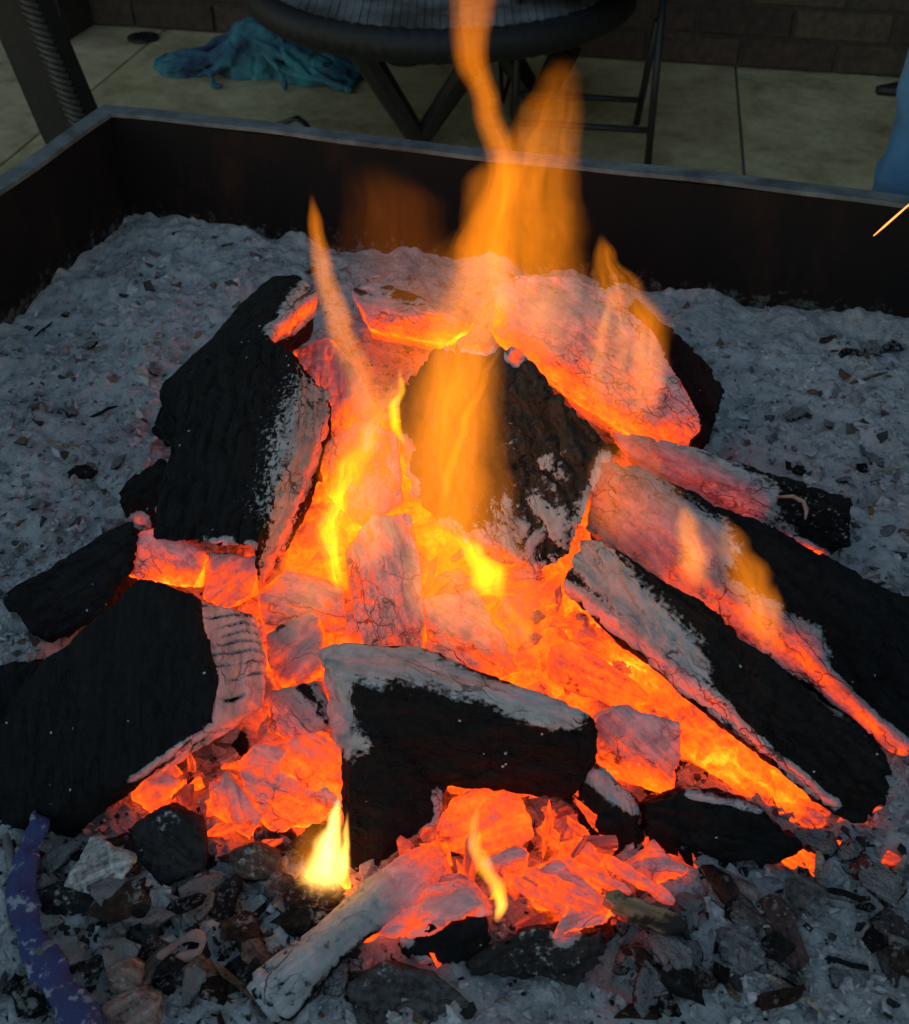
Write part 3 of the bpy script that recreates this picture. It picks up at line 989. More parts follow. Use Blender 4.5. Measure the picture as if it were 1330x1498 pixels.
# charcoal fragments spread on the ash
zones = [((20, 520, 1235, 1490), 105, (0.007, 0.025), 'front left'), ((880, 1325, 1240, 1490), 48, (0.009, 0.022), 'front right'),
         ((5, 260, 350, 760), 16, (0.007, 0.017), 'left'), ((1060, 1325, 470, 720), 14, (0.007, 0.017), 'right')]
WHERE = {'front left': 'in the litter at front left', 'front right': 'on the ash at front right', 'left': 'on the ash left of the fire', 'right': 'on the ash right of the fire'}
TONES = [('black', (0.008, 0.008, 0.008)), ('dark grey', (0.03, 0.028, 0.027)), ('brown', (0.09, 0.055, 0.035)), ('light grey', (0.2, 0.195, 0.19)), ('reddish brown', (0.09, 0.04, 0.03)), ('pinkish grey', (0.22, 0.16, 0.15))]
for (x0, x1, y0, y1), n, (s0, s1), w in zones:
    for i in range(n):
        px, py = random.uniform(x0, x1), random.uniform(y0, y1)
        tn, c = random.choices(TONES, (5, 4, 4, 2, 3, 2) if 'front' in w else (6, 4, 2, 1, 0, 0))[0]
        sz = random.uniform(s0, s1) * (0.75 if random.random() < 0.5 else 1.0)
        bi = random.randrange(len(BITS))
        shp = 'flat' if BITS[bi]['flat'] < 0.5 else ('blocky' if BITS[bi]['flat'] > 0.66 else 'angular')
        szn = 'tiny' if sz < 0.010 else ('larger' if sz > 0.016 else 'small')
        place_small('charcoal_fragment', BITS[bi], px, py, sz, c, '%s %s %s charcoal fragment %s' % (szn, shp, tn, WHERE[w]), 'charcoal', 'charcoal fragments, ' + w)
# glowing bits along the front foot of the heap
for (x0, x1, y0, y1), n, zz in (((200, 400, 1130, 1250), 16, (0.006, 'in front of the ribbed block end')), ((580, 900, 1190, 1330), 44, (0.014, 'below the front black log')), ((560, 900, 1300, 1400), 16, (0.005, 'round the small black log at the bottom')), ((880, 1010, 1230, 1320), 8, (0.005, 'beside the wood splinter')), ((380, 520, 880, 1080), 10, (0.03, 'left of the front black log')), ((1130, 1300, 1200, 1290), 10, (0.003, 'at the tip of the long black log')), ((560, 850, 860, 1010), 26, (0.05, 'behind the front black log')), ((420, 520, 700, 900), 12, (0.06, 'beside the wide black slab'))):
    for i in range(n):
        px, py = random.uniform(x0, x1), random.uniform(y0, y1)
        gi = random.randrange(len(GLOW))
        k_ = random.uniform(0.8, 1.9)
        sz = random.uniform(0.008, 0.017)
        lab = '%s %s ember %s %s' % ('larger' if sz > 0.0125 else 'small', ('ash pink', 'rosy', 'red', 'orange red', 'orange', 'bright orange', 'dull red', 'glowing orange')[gi], 'shard' if k_ > 1.4 else ('bit' if k_ > 1.0 else 'crumb'), zz[1])
        o = place_small('ember_bit', GLOW[gi], px, py, sz, CHAR, lab, 'ember', 'small ember bits', z=zz[0], tilt=0.6)
        o.scale = (o.scale[0] * k_, o.scale[1] / k_, o.scale[2] * random.uniform(0.6, 1.2))


def splinters():
    r = random.Random(5)
    for i, (px, py, w) in enumerate([(820, 1300, 'nearest the round coal'), (850, 1312, 'in the middle of the fan'), (838, 1330, 'lowest of the fan'), (870, 1290, 'topmost of the fan'), (790, 1318, 'leftmost of the fan'), (935, 1295, 'beside the rosy ash lump')]):
        a, b = at(px - 52, py - 26 - 3 * i, 0.034), at(px + 52, py + 18 + r.uniform(-8, 8), 0.026)
        ax = b - a
        fr = frame_of(ax)
        bm = bmesh.new()
        rows = []
        for q in range(10):
            x = ax.length * (q / 9 - 0.5)
            wd = (0.0048 + r.uniform(-0.0012, 0.0012)) * (0.35 if q in (0, 9) else 1)
            h_ = 0.0022 + r.uniform(-0.0005, 0.0008)
            rows.append([bm.verts.new((x, y + r.uniform(-.0006, .0006), z)) for y, z in ((-wd, -h_), (wd, -h_), (wd * 0.8, h_), (-wd * 0.6, h_ * 1.3))])
        for q in range(9):
            for j in range(4):
                bm.faces.new((rows[q][j], rows[q][(j + 1) % 4], rows[q + 1][(j + 1) % 4], rows[q + 1][j]))
        bm.faces.new(rows[0][::-1])
        bm.faces.new(rows[-1])
        me = bpy.data.meshes.new('ember_splinter')
        bm.to_mesh(me)
        bm.free()
        n = len(me.vertices)
        set_attr(me, 'glow_level', np.linspace(0.85, 0.55, n) + RNG.uniform(-0.1, 0.1, n))
        set_attr(me, 'ash_cover', np.full(n, 0.1))
        o = link('ember_splinter', me, M_COAL)
        o.matrix_world = Matrix.Translation((a + b) / 2) @ fr.to_4x4()
        o.color = (*CHAR, 1)
        tag(o, 'thin red glowing wood splinter right of the small flame, ' + w, 'ember', 'glowing splinters at the front')


splinters()


def twigs():
    r = random.Random(77)
    spots = [(175, 400, 'left'), (150, 605, 'left'), (95, 655, 'left'), (60, 480, 'left'), (1130, 640, 'right'), (1270, 560, 'right'), (1290, 690, 'right'),
             (1190, 1300, 'front right'), (1230, 1330, 'front right'), (1300, 1300, 'front right'), (1160, 1460, 'front right'), (1060, 1450, 'front right'), (1240, 1420, 'front right'),
             (300, 1310, 'front left'), (330, 1290, 'front left'), (285, 1265, 'front left'), (360, 1300, 'front left'), (390, 1330, 'front left'), (270, 1340, 'front left'), (130, 1370, 'front left'), (350, 1450, 'front left'), (90, 1480, 'front left')]
    cols = [('black', (0.008, 0.008, 0.008)), ('ashy grey', (0.16, 0.155, 0.15)), ('brown', (0.12, 0.07, 0.04)), ('pale', (0.35, 0.27, 0.2))]
    for px, py, w in spots:
        p = at(px, py, 0.0)
        L = r.uniform(0.012, 0.03)
        a = r.uniform(0, 3.14)
        z = float(bed_h(np.array([p.x]), np.array([p.y]))[0])
        pts = [Vector((math.cos(a) * L * t + r.uniform(-.0015, .0015), math.sin(a) * L * t + r.uniform(-.0015, .0015), 0.003 + r.uniform(0, 0.003) + (0.004 * t))) for t in (-1, -0.5, 0, 0.5, 1)]
        cn, c = r.choice(cols)
        rad = r.uniform(0.0016, 0.0036)
        bm = tube_bm(pts, [rad * q for q in (0.6, 1, 0.9, 1.05, 0.5)], 7, squash=0.7)
        me = bpy.data.meshes.new('charred_twig')
        bm.to_mesh(me)
        bm.free()
        set_attr(me, 'glow_level', np.zeros(len(me.vertices)))
        set_attr(me, 'ash_cover', np.full(len(me.vertices), 0.2))
        o = link('charred_twig', me, M_COAL, None, False)
        o.location = (p.x, p.y, z)
        o.color = (*c, 1)
        tag(o, '%s %s charred twig %s' % ('short' if L < 0.02 else 'longer', cn, WHERE[w]), 'twig', 'charred twigs on the ash')


twigs()


def flakes():
    tmpl = []
    for i in range(7):
        r = random.Random(40 + i)
        bm = hull_bm([Vector((r.uniform(-1, 1) * 1.3, r.uniform(-1, 1), r.uniform(-1, 1) * r.choice((0.25, 0.4, 0.6)))) for _ in range(9)])
        bmesh.ops.triangulate(bm, faces=bm.faces)
        bm.verts.ensure_lookup_table()
        bm.verts.index_update()
        tmpl.append((np.array([v.co for v in bm.verts]), np.array([[v.index for v in f.verts] for f in bm.faces])))
        bm.free()
    N = 21000
    px = RNG.uniform(-60, 1390, N)
    py = 1560 - (1560 - 320) * RNG.uniform(0, 1, N) ** 0.85
    V, Fs, T = [], [], []
    off = 0
    pts = np.array([at(a, b, 0.0) for a, b in zip(px, py)])
    d = pts - np.array(tray_corner)
    u = d[:, 0] * TX.x + d[:, 1] * TX.y
    v = -(d[:, 0] * TY.x + d[:, 1] * TY.y)
    ok = (u > 0.01) & (u < TW - 0.01) & (v > 0.012) & (v < TD - 0.01)
    z = bed_h(pts[:, 0], pts[:, 1])
    litter = (np.exp(-(((px - 260) / 260) ** 2 + ((py - 1400) / 170) ** 2)))
    for i in np.nonzero(ok)[0]:
        tv, tf = tmpl[RNG.integers(7)]
        s = min(0.0014 + RNG.exponential(0.0024), 0.010) * (0.72 if py[i] > 1150 else 1.0)
        a = RNG.normal(0, 0.6, 2)
        c = RNG.uniform(0, 6.28)
        rot = np.array(Matrix.Rotation(c, 3, 'Z') @ Matrix.Rotation(a[0], 3, 'X') @ Matrix.Rotation(a[1], 3, 'Y'))
        V.append(tv * s @ rot.T + np.array([pts[i, 0], pts[i, 1], z[i] + s * 0.05]))
        Fs.append(tf + off)
        off += len(tv)
        q = RNG.uniform()
        dark = 0.10 + 0.42 * litter[i]
        if q < dark:
            col = np.array([0.03, 0.028, 0.027]) * RNG.uniform(0.5, 2) * (1.0 if py[i] > 1100 else 3.0)
        elif q < dark + 0.04:
            col = np.array([0.15, 0.1, 0.07]) * RNG.uniform(0.6, 1.5)
        elif q < dark + 0.06:
            col = np.array([0.55, 0.54, 0.52]) * RNG.uniform(0.8, 1.1)
        else:
            col = np.array([0.40, 0.395, 0.385]) * RNG.uniform(0.55, 1.3) * (1.0 + 0.1 * min(max((py[i] - 1150) / 250, 0), 1))  # front flakes painted paler to carry the brighter light there
        T.append(np.tile(np.append(col, 1), (len(tv), 1)))
    V, Fs, T = np.concatenate(V), np.concatenate(Fs), np.concatenate(T)
    me = bpy.data.meshes.new('ash_flakes')
    me.from_pydata(V.tolist(), [], Fs.tolist())
    ca = me.color_attributes.new('tone', 'FLOAT_COLOR', 'POINT')
    ca.data.foreach_set('color', T.astype(np.float32).ravel())
    tag(link('ash_flakes', me, M_FLAKE), 'countless grey ash flakes and crumbs strewn over the bed', 'ash flakes', None, 'stuff')


flakes()

# hand placed litter at the front ------------------------------------------------
LIT = 'burnt litter at the front'
D = [('stone_block', 'pale grey white broken block in the litter at front left', 'block', [(90, 1298, 2.2), (130, 1222, 3), (150, 1228, 3.4), (196, 1258, 2.8), (182, 1290, 2.2), (148, 1322, 1.4), (130, 1316, 1.5)], 0.02, (0.42, 0.4, 0.36), 0.0, [(160, 1300, 0.012, 0.0)]),
     ('charred_plank', 'flat black plank under the pale block', 'charcoal', [(40, 1310, 1.6), (90, 1290, 2), (160, 1318, 1.8), (150, 1342, 1), (60, 1338, 0.8)], 0.02, (0.02, 0.02, 0.02), 0.0, []),
     ('charred_plank', 'square black tile like charcoal right of the pale block', 'charcoal', [(165, 1300, 2), (205, 1285, 2.4), (232, 1370, 1.4), (200, 1395, 0.8), (155, 1390, 0.8)], 0.02, (0.022, 0.021, 0.02), 0.0, []),
     ('ash_stone', 'blue grey stone with notched foot in the litter', 'stone', [(208, 1302, 2), (235, 1292, 2.2), (256, 1300, 2), (246, 1345, 1.2), (228, 1362, 0.8)], 0.015, (0.3, 0.3, 0.3), 0.0, []),
     ('charcoal_lump', 'tall dark charcoal mass behind the pale block', 'charcoal', [(190, 1210, 3), (240, 1180, 4), (290, 1205, 3.5), (300, 1265, 1.5), (240, 1300, 0.5), (200, 1260, 1.5)], 0.03, (0.02, 0.02, 0.021), 0.0, []),
     ('charcoal_lump', 'brown flat charcoal chip right of the blue grey stone', 'charcoal', [(318, 1370, 1.5), (350, 1335, 2), (380, 1350, 1.8), (372, 1382, 1), (330, 1395, 0.6)], 0.02, (0.045, 0.03, 0.026), 0.0, []),
     ('charcoal_lump', 'tan chip beside the white flame', 'charcoal', [(405, 1310, 2), (440, 1300, 2.4), (470, 1345, 1.6), (440, 1360, 1)], 0.02, (0.16, 0.1, 0.06), 0.0, []),
     ('charcoal_lump', 'grey brown lump below the large salmon coal', 'charcoal', [(335, 1252, 2), (370, 1240, 2.6), (410, 1255, 2.2), (405, 1285, 1), (345, 1285, 1)], 0.02, (0.1, 0.07, 0.055), 0.0, []),
     ('ash_stone', 'rosy brown curled lump at the bottom left', 'stone', [(155, 1430, 2.2), (185, 1412, 2.6), (206, 1425, 2.4), (200, 1455, 1.4), (165, 1460, 1.4)], 0.02, (0.3, 0.18, 0.13), 0.0, []),
     ('ash_stone', 'salmon brown stone at the bottom picture edge', 'stone', [(150, 1475, 2.2), (195, 1452, 2.8), (232, 1462, 2.6), (228, 1510, 1), (150, 1515, 1)], 0.02, (0.32, 0.19, 0.15), 0.0, []),
     ('charcoal_lump', 'textured orange brown chip in the middle of the litter', 'charcoal', [(262, 1418, 1.8), (290, 1395, 2.2), (325, 1430, 1.6), (300, 1448, 1), (268, 1442, 1)], 0.015, (0.16, 0.09, 0.05), 0.0, []),
     ('charcoal_lump', 'dark red brown slab at bottom left beside the blue strip', 'charcoal', [(105, 1415, 1.6), (140, 1395, 2), (160, 1415, 1.6), (125, 1450, 0.8)], 0.02, (0.06, 0.035, 0.03), 0.0, []),
     ('charcoal_lump', 'wide charcoal slab left of the bark chunk at the bottom edge', 'charcoal', [(500, 1440, 1.5), (560, 1405, 2.4), (640, 1425, 2.2), (690, 1470, 1.2), (640, 1510, 0.5), (520, 1510, 0.5)], 0.02, (0.07, 0.068, 0.066), 0.0, []),
     ('coal_lump', 'pinkish grey coal lump at front right', 'coal', [(1033, 1290, 2), (1060, 1278, 2.4), (1112, 1300, 2.2), (1112, 1335, 1.2), (1040, 1330, 1)], 0.02, (0.24, 0.17, 0.16), 0.0, []),
     ('coal_lump', 'rosy small coal left of the pinkish grey lump', 'coal', [(975, 1330, 1.8), (1030, 1310, 2.2), (1038, 1350, 1.2), (985, 1350, 1)], 0.015, (0.26, 0.15, 0.13), 0.0, []),
     ('coal_lump', 'tall red brown coal lump at front right', 'coal', [(1112, 1320, 2.2), (1140, 1308, 2.8), (1165, 1340, 2.4), (1185, 1405, 1.4), (1165, 1425, 0.8), (1125, 1410, 0.8)], 0.02, (0.09, 0.05, 0.045), 0.0, []),
     ('coal_lump', 'grey coal slab between the splinter and the red brown lump', 'coal', [(1050, 1365, 1.8), (1100, 1352, 2.2), (1125, 1410, 1.4), (1090, 1425, 0.8), (1055, 1400, 1)], 0.02, (0.17, 0.16, 0.16), 0.0, []),
     ('coal_lump', 'dark red round coal at the right on the ash', 'coal', [(1243, 1268, 2), (1270, 1250, 2.6), (1293, 1275, 2), (1280, 1295, 0.8), (1250, 1292, 0.8)], 0.02, (0.12, 0.03, 0.022), 0.0, []),
     ('coal_lump', 'dark coal at the right edge with a reddish vein', 'coal', [(1280, 1350, 2), (1310, 1330, 2.4), (1350, 1370, 2), (1345, 1440, 0.8), (1310, 1465, 0.4), (1285, 1410, 1)], 0.02, (0.06, 0.05, 0.05), 0.0, []),
     ('coal_lump', 'upright grey slab below the splinter', 'coal', [(940, 1365, 2), (965, 1352, 2.4), (995, 1380, 2), (985, 1440, 0.8), (945, 1450, 0.6)], 0.02, (0.19, 0.19, 0.19), 0.0, [])]
for nme, lab, cat, pts, t, col, b, ht in D:
    chunk(nme, lab, cat, [pts], t=t, base=b, heat=[], ash=[(pts[1][0], pts[1][1] + 15, 0.02, 0.36)], amp=0.0025, crack=0.0012, grain=0.0008, vox=0.0022, color=col, group=LIT, zmin=-0.01)


def splinter():
    k = NT('scorched_wood')
    P = k.obj()
    g = k.noise(k.scale(P, (8, 120, 120)), 3, 4)
    edge = k.noise(P, 60, 3)
    c = k.mix(k.step(edge, 0.45, 0.6), k.ramp(g, [(0.3, (0.2, 0.12, 0.06)), (0.7, (0.5, 0.33, 0.17))]).outputs[0], (0.03, 0.02, 0.015))
    k.bsdf(c, 0.8, 0, k.bump(g, 0.6, 0.002))
    a, b = at(885, 1312, 0.034), at(1000, 1358, 0.026)
    ax = b - a
    L = ax.length
    fr = frame_of(ax)
    bm = bmesh.new()
    r = random.Random(4)
    rows = []
    for i in range(9):
        x = L * (i / 8 - 0.5)
        w = 0.0075 + r.uniform(-0.0012, 0.0012) - (0.003 if i in (0, 8) else 0)
        h = 0.004 + r.uniform(-0.0006, 0.0006)
        rows.append([bm.verts.new((x, y + r.uniform(-.0005, .0005), z)) for y, z in ((-w, -h), (w, -h), (w * 0.8, h), (-w * 0.7, h * 1.2))])
    for i in range(8):
        for j in range(4):
            bm.faces.new((rows[i][j], rows[i][(j + 1) % 4], rows[i + 1][(j + 1) % 4], rows[i + 1][j]))
    bm.faces.new(rows[0][::-1])
    bm.faces.new(rows[-1])
    o = bm_obj('wood_splinter', bm, k.m)
    o.matrix_world = Matrix.Translation((a + b) / 2) @ fr.to_4x4()
    tag(o, 'light brown unburnt wood splinter with scorched end at front right', 'splinter')
    chunk('charred_stick', 'dark charred stick running on from the wood splinter', 'stick',
          [[(990, 1350, 2.4), (1005, 1345, 2.6), (1040, 1430, 1.2), (1035, 1448, 0.6), (1020, 1430, 0.9)]], t=0.012, amp=0.0015, crack=0.001, vox=0.002, color=(0.04, 0.032, 0.028), group=LIT)


splinter()


def blue_strip():
    k = NT('blue_strip')
    P = k.obj()
    n = k.noise(P, 90, 5, 0.65)
    n2 = k.noise(P, 26, 3)
    c = k.mix(k.step(n2, 0.4, 0.65), (0.03, 0.045, 0.17), (0.05, 0.045, 0.13))
    c = k.mix(k.math('MAXIMUM', k.step(n, 0.55, 0.62), k.step(k.noise(P, 30, 4, 0.7), 0.6, 0.7)), c, (0.3, 0.32, 0.36))
    k.bsdf(c, 0.7, 0, k.bump(n, 0.7, 0.003))
    px = [(62, 1190, 2.6), (45, 1235, 2.4), (30, 1290, 2.2), (38, 1350, 2.2), (62, 1405, 2.3), (92, 1455, 2.4), (122, 1500, 2.4), (150, 1540, 2.4)]
    pts = [at(a, b, c_ / 100) for a, b, c_ in px]
    dense = []
    for i in range(len(pts) - 1):
        for j in range(8):
            dense.append(pts[i].lerp(pts[i + 1], j / 8))
    for _ in range(6):
        dense = [dense[0]] + [(dense[i - 1] + dense[i] * 2 + dense[i + 1]) / 4 for i in range(1, len(dense) - 1)] + [dense[-1]]
    rad = [0.008 + 0.0055 * i / len(dense) for i in range(len(dense))]
    bm = tube_bm(dense, [q * (1 + 0.07 * math.sin(i * 0.45) + 0.05 * math.sin(i * 1.3)) for i, q in enumerate(rad)], 22, squash=0.6)
    for v in bm.verts:
        p = np.array([v.co])
        v.co += Vector((1, 0.5, 1)) * float(fbm(p * 70, 4, 3)[0]) * 0.0035
    o = bm_obj('blue_strip', bm, k.m, None, True)
    tag(o, 'blue purple ash dusted strip curving along the front left corner', 'strip')
    m = plain('grey_stick', (0.2, 0.19, 0.18), 0.9, 0, 60, 0.4, 0.5)
    q = [at(8, 1222, 0.02), at(14, 1245, 0.021), at(20, 1275, 0.017), at(17, 1300, 0.012)]
    tag(bm_obj('thin_stick', tube_bm(q, [0.003, 0.0035, 0.003, 0.002], 8), m, None, True), 'thin grey stick beside the blue strip at left edge', 'stick')


blue_strip()


def curl():
    m = plain('pink_ash', (0.36, 0.2, 0.17), 0.9, 0, 90, 0.4, 0.6)
    px = [(222, 1412, 1.2), (240, 1395, 1.9), (265, 1376, 2.3), (288, 1366, 2.4), (299, 1378, 2.2), (290, 1395, 1.8), (262, 1402, 1.5), (240, 1412, 1.3), (228, 1430, 1.1)]
    pts = [at(a, b, c / 100) for a, b, c in px]
    dense = []
    for i in range(len(pts) - 1):
        for j in range(5):
            dense.append(pts[i].lerp(pts[i + 1], j / 5))
    for _ in range(4):
        dense = [dense[0]] + [(dense[i - 1] + dense[i] * 2 + dense[i + 1]) / 4 for i in range(1, len(dense) - 1)] + [dense[-1]]
    bm = tube_bm(dense, [0.0035 + 0.0015 * math.sin(i * 0.5) for i in range(len(dense))], 10, squash=0.7)
    tag(bm_obj('ash_curl', bm, m, None, True), 'pinkish loop of curled ash in the litter at front left', 'ash curl')
    m2 = plain('orange_wire_ash', (0.4, 0.25, 0.18), 0.8, 0, 90, 0.3, 0.5)
    px = [(1135, 727, 7.6), (1160, 726, 8.1), (1176, 734, 8.0), (1180, 748, 7.6), (1178, 760, 7.2)]
    pts = [at(a, b, c / 100) for a, b, c in px]
    tag(bm_obj('bark_strip', tube_bm(pts, [0.001, 0.002, 0.0022, 0.002, 0.001], 8), m2, None, True), 'thin curved pale strip on the speckled black end of the ashy pink log', 'bark strip')


curl()

# ------------------------------------------------------------------ flames
def flame(name, label, spine, Y, power=1.0, depth=0.55, streak=0.6, nsc=1.0, hue=0.25, seed=0.0, lean=0.0, soft=1.3, rag=0.55, white=0.006, group='flames of the fire'):
    """spine: (px, py, half width px, strength 0..1) from the foot upwards, standing at distance Y"""
    sp = []
    for px, py, hw, inten in spine:
        p = aty(px, py, Y)
        dep = p.y * CP - (p.z - CAM_H) * SP
        sp.append((p.x, p.z, hw * dep / F, inten))
    z0, z1 = sp[0][1], sp[-1][1]
    xs = [q[0] for q in sp]
    xm, xM = min(xs) - 1e-3, max(xs) + 1e-3
    wM = max(q[2] for q in sp)
    ox = sp[0][0]
    k = NT('flame_' + name)
    P = k.obj()
    sx = k.n('ShaderNodeSeparateXYZ')
    k.set(sx.inputs[0], P)
    x, y, z = sx.outputs
    t = k.math('DIVIDE', z, z1 - z0, clamp=True)
    foot = k.step(t, 0.0, 0.12)
    stops = [((q[1] - z0) / (z1 - z0), ((q[0] - xm) / (xM - xm), q[2] / wM, q[3])) for q in sp]
    rp = k.ramp(t, stops, 'EASE')
    sc = k.n('ShaderNodeSeparateColor')
    k.set(sc.inputs[0], rp.outputs[0])
    cx = k.math('MULTIPLY_ADD', sc.outputs[0], xM - xm, xm - ox)
    w = k.math('MAXIMUM', k.math('MULTIPLY', sc.outputs[1], wM), 0.0015)
    # flicker: the sheet wavers along its height
    cmb = k.n('ShaderNodeCombineXYZ')
    k.set(cmb.inputs[0], seed)
    k.set(cmb.inputs[2], z)
    wob = k.noise(cmb.outputs[0], 22 * nsc, 2)
    dx = k.math('SUBTRACT', x, cx)
    dx = k.math('SUBTRACT', dx, k.math('MULTIPLY', k.math('SUBTRACT', wob, 0.5), k.math('MULTIPLY', w, 0.4)))
    edge = k.noise(k.scale(P, (1.0, 1.0, 0.35)), 55 * nsc, 3)
    dx = k.math('SUBTRACT', dx, k.math('MULTIPLY', k.math('SUBTRACT', edge, 0.5), k.math('MULTIPLY', w, rag)))
    u = k.math('DIVIDE', dx, w)
    v = k.math('DIVIDE', k.math('MULTIPLY_ADD', z, -lean, y), k.math('MULTIPLY', w, depth))
    r2 = k.math('ADD', k.math('MULTIPLY', u, u), k.math('MULTIPLY', v, v))
    d = k.math('SUBTRACT', 1.0, r2, clamp=True)
    d = k.math('POWER', d, soft)
    cm = k.n('ShaderNodeCombineXYZ')
    k.set(cm.inputs[0], k.math('MULTIPLY_ADD', u, 1.3, seed))
    k.set(cm.inputs[1], k.math('MULTIPLY', v, 0.5))
    k.set(cm.inputs[2], k.math('MULTIPLY', z, 6.0 * nsc))
    ns = k.noise(cm.outputs[0], 2.1, 4, 0.6, 0.9)
    st = k.math('MULTIPLY_ADD', k.step(ns, 0.36, 0.64), streak * 1.25, 1 - streak)
    dens = k.math('MULTIPLY', k.math('MULTIPLY', k.math('MULTIPLY', d, st), sc.outputs[2]), foot)
    stren = k.math('DIVIDE', k.math('MULTIPLY', dens, power), k.math('MULTIPLY', w, depth * 1.25))
    em = k.n('ShaderNodeEmission')
    em.inputs[0].default_value = (1.0, hue, white, 1)
    k.set(em.inputs[1], stren)
    k.t.links.new(em.outputs[0], k.out.inputs['Volume'])
    # hull
    bm = bmesh.new()
    rings = []
    NR, NS = 26, 18
    ts = np.linspace(0, 1, NR)
    tt = [s[0] for s in stops]
    for tv in ts:
        j = min(max(int(np.searchsorted(tt, tv, 'right')) - 1, 0), len(tt) - 2)
        f = (tv - tt[j]) / max(tt[j + 1] - tt[j], 1e-6)
        f = f * f * (3 - 2 * f)
        cxx = sp[j][0] + (sp[j + 1][0] - sp[j][0]) * f - ox
        ww = (sp[j][2] + (sp[j + 1][2] - sp[j][2]) * f) * 1.36 + 0.001
        zz = tv * (z1 - z0)
        rings.append([bm.verts.new((cxx + ww * math.cos(a), zz * lean + ww * depth * math.sin(a), zz)) for a in np.linspace(0, 2 * math.pi, NS, endpoint=False)])
    for i in range(NR - 1):
        for j in range(NS):
            bm.faces.new((rings[i][j], rings[i][(j + 1) % NS], rings[i + 1][(j + 1) % NS], rings[i + 1][j]))
    bm.faces.new(rings[0][::-1])
    bm.faces.new(rings[-1])
    o = bm_obj('flame', bm, k.m)
    o.location = (ox, Y, z0)
    return tag(o, label, 'flame', group)


flame('main', 'tallest orange flame twisting up past the table', [(625, 950, 30, 0.0), (640, 830, 62, 0.55), (650, 680, 74, 0.8), (672, 520, 62, 0.85), (708, 380, 54, 1.0), (738, 245, 28, 0.95), (714, 155, 24, 0.8), (690, 80, 30, 0.75), (690, 0, 40, 0.55), (694, -80, 40, 0.0)], 0.68, 0.95, 0.6, 0.5, 0.8, 0.24, 1.0, soft=1.1)
flame('broad', 'broad orange flame sheet right of the tallest flame', [(775, 560, 70, 0.0), (775, 440, 100, 0.7), (760, 340, 98, 0.9), (765, 270, 92, 0.85), (790, 215, 66, 0.65), (806, 165, 52, 0.45), (818, 120, 36, 0.2), (826, 80, 22, 0.0)], 0.98, 1.0, 0.35, 0.5, 0.7, 0.25, 7.0, soft=1.1)
flame('left', 'slim orange flame tongue at the upper left', [(560, 640, 22, 0.0), (528, 560, 30, 0.65), (496, 470, 26, 0.85), (472, 390, 20, 0.85), (462, 330, 14, 0.65), (456, 280, 5, 0.0)], 0.92, 0.85, 0.6, 0.3, 1.0, 0.25, 3.0)
flame('haze', 'faint dim orange flame veil behind the heap', [(590, 480, 90, 0.0), (585, 400, 110, 0.5), (570, 310, 85, 0.5), (545, 230, 45, 0.0)], 1.12, 0.2, 0.4, 0.5, 0.8, 0.22, 9.0)
flame('right', 'wavering orange flame over the salmon log at right', [(900, 650, 50, 0.0), (905, 570, 78, 0.5), (915, 480, 72, 0.6), (900, 420, 46, 0.7), (886, 375, 20, 0.6), (880, 340, 6, 0.0)], 0.90, 0.95, 0.5, 0.8, 1.0, 0.26, 5.0)
flame('rightb', 'dim orange flame edge right of the wavering flame', [(945, 620, 22, 0.0), (952, 540, 32, 0.7), (947, 470, 32, 0.6), (930, 410, 18, 0.0)], 0.95, 0.7, 0.5, 0.3, 1.0, 0.24, 12.0)
flame('arch', 'pale orange flame arching behind the stout stub', [(800, 560, 60, 0.0), (790, 490, 90, 0.5), (760, 440, 80, 0.5), (740, 400, 50, 0.0)], 0.96, 0.35, 0.5, 0.7, 1.2, 0.26, 15.0)
flame('core', 'yellow flame licking up in the hollow left of centre', [(505, 880, 12, 0.0), (492, 830, 18, 0.9), (480, 775, 26, 0.8), (492, 735, 22, 0.7), (510, 690, 28, 0.4), (540, 640, 24, 0.3), (570, 590, 14, 0.3), (585, 540, 6, 0.0)], 0.72, 1.9, 0.7, 0.75, 1.6, 0.36, 2.0)
flame('veil', 'wide orange flame veil in front of the stout stub', [(730, 1000, 70, 0.0), (715, 910, 115, 0.6), (670, 770, 95, 0.65), (655, 660, 92, 0.75), (662, 570, 84, 0.7), (690, 440, 60, 0.0)], 0.655, 0.72, 0.4, 0.5, 0.8, 0.25, 4.0, soft=0.9)
flame('leftveil', 'dull orange flame veil over the yellow orange lump', [(520, 850, 40, 0.0), (528, 770, 78, 0.6), (535, 690, 78, 0.75), (545, 620, 60, 0.6), (550, 520, 40, 0.0)], 0.68, 1.25, 0.5, 0.5, 1.0, 0.27, 14.0)
flame('side', 'small orange flame on the broad black log nearer the stub', [(1020, 870, 26, 0.0), (1015, 815, 30, 0.9), (1005, 770, 22, 0.7), (1000, 730, 10, 0.0)], 0.70, 0.85, 0.6, 0.3, 1.2, 0.27, 6.0)
flame('sideb', 'orange flame on the broad black log towards the right edge', [(1130, 965, 18, 0.0), (1115, 895, 40, 0.8), (1095, 840, 42, 0.7), (1075, 795, 28, 0.4), (1060, 750, 8, 0.0)], 0.63, 0.8, 0.6, 0.35, 1.2, 0.25, 8.0)
flame('stubright', 'dim brown orange flame right of the stub knot', [(900, 800, 30, 0.0), (895, 750, 44, 0.6), (890, 690, 36, 0.6), (885, 645, 10, 0.0)], 0.70, 0.5, 0.6, 0.3, 1.0, 0.24, 10.0)
flame('white', 'small white hot flame at the front left', [(466, 1308, 50, 0.15), (474, 1276, 46, 0.9), (482, 1240, 30, 1.0), (490, 1205, 16, 0.7), (495, 1160, 5, 0.0)], 0.44, 6.0, 0.8, 0.35, 1.0, 0.45, 2.5, soft=3.2, rag=0.7, white=0.09)
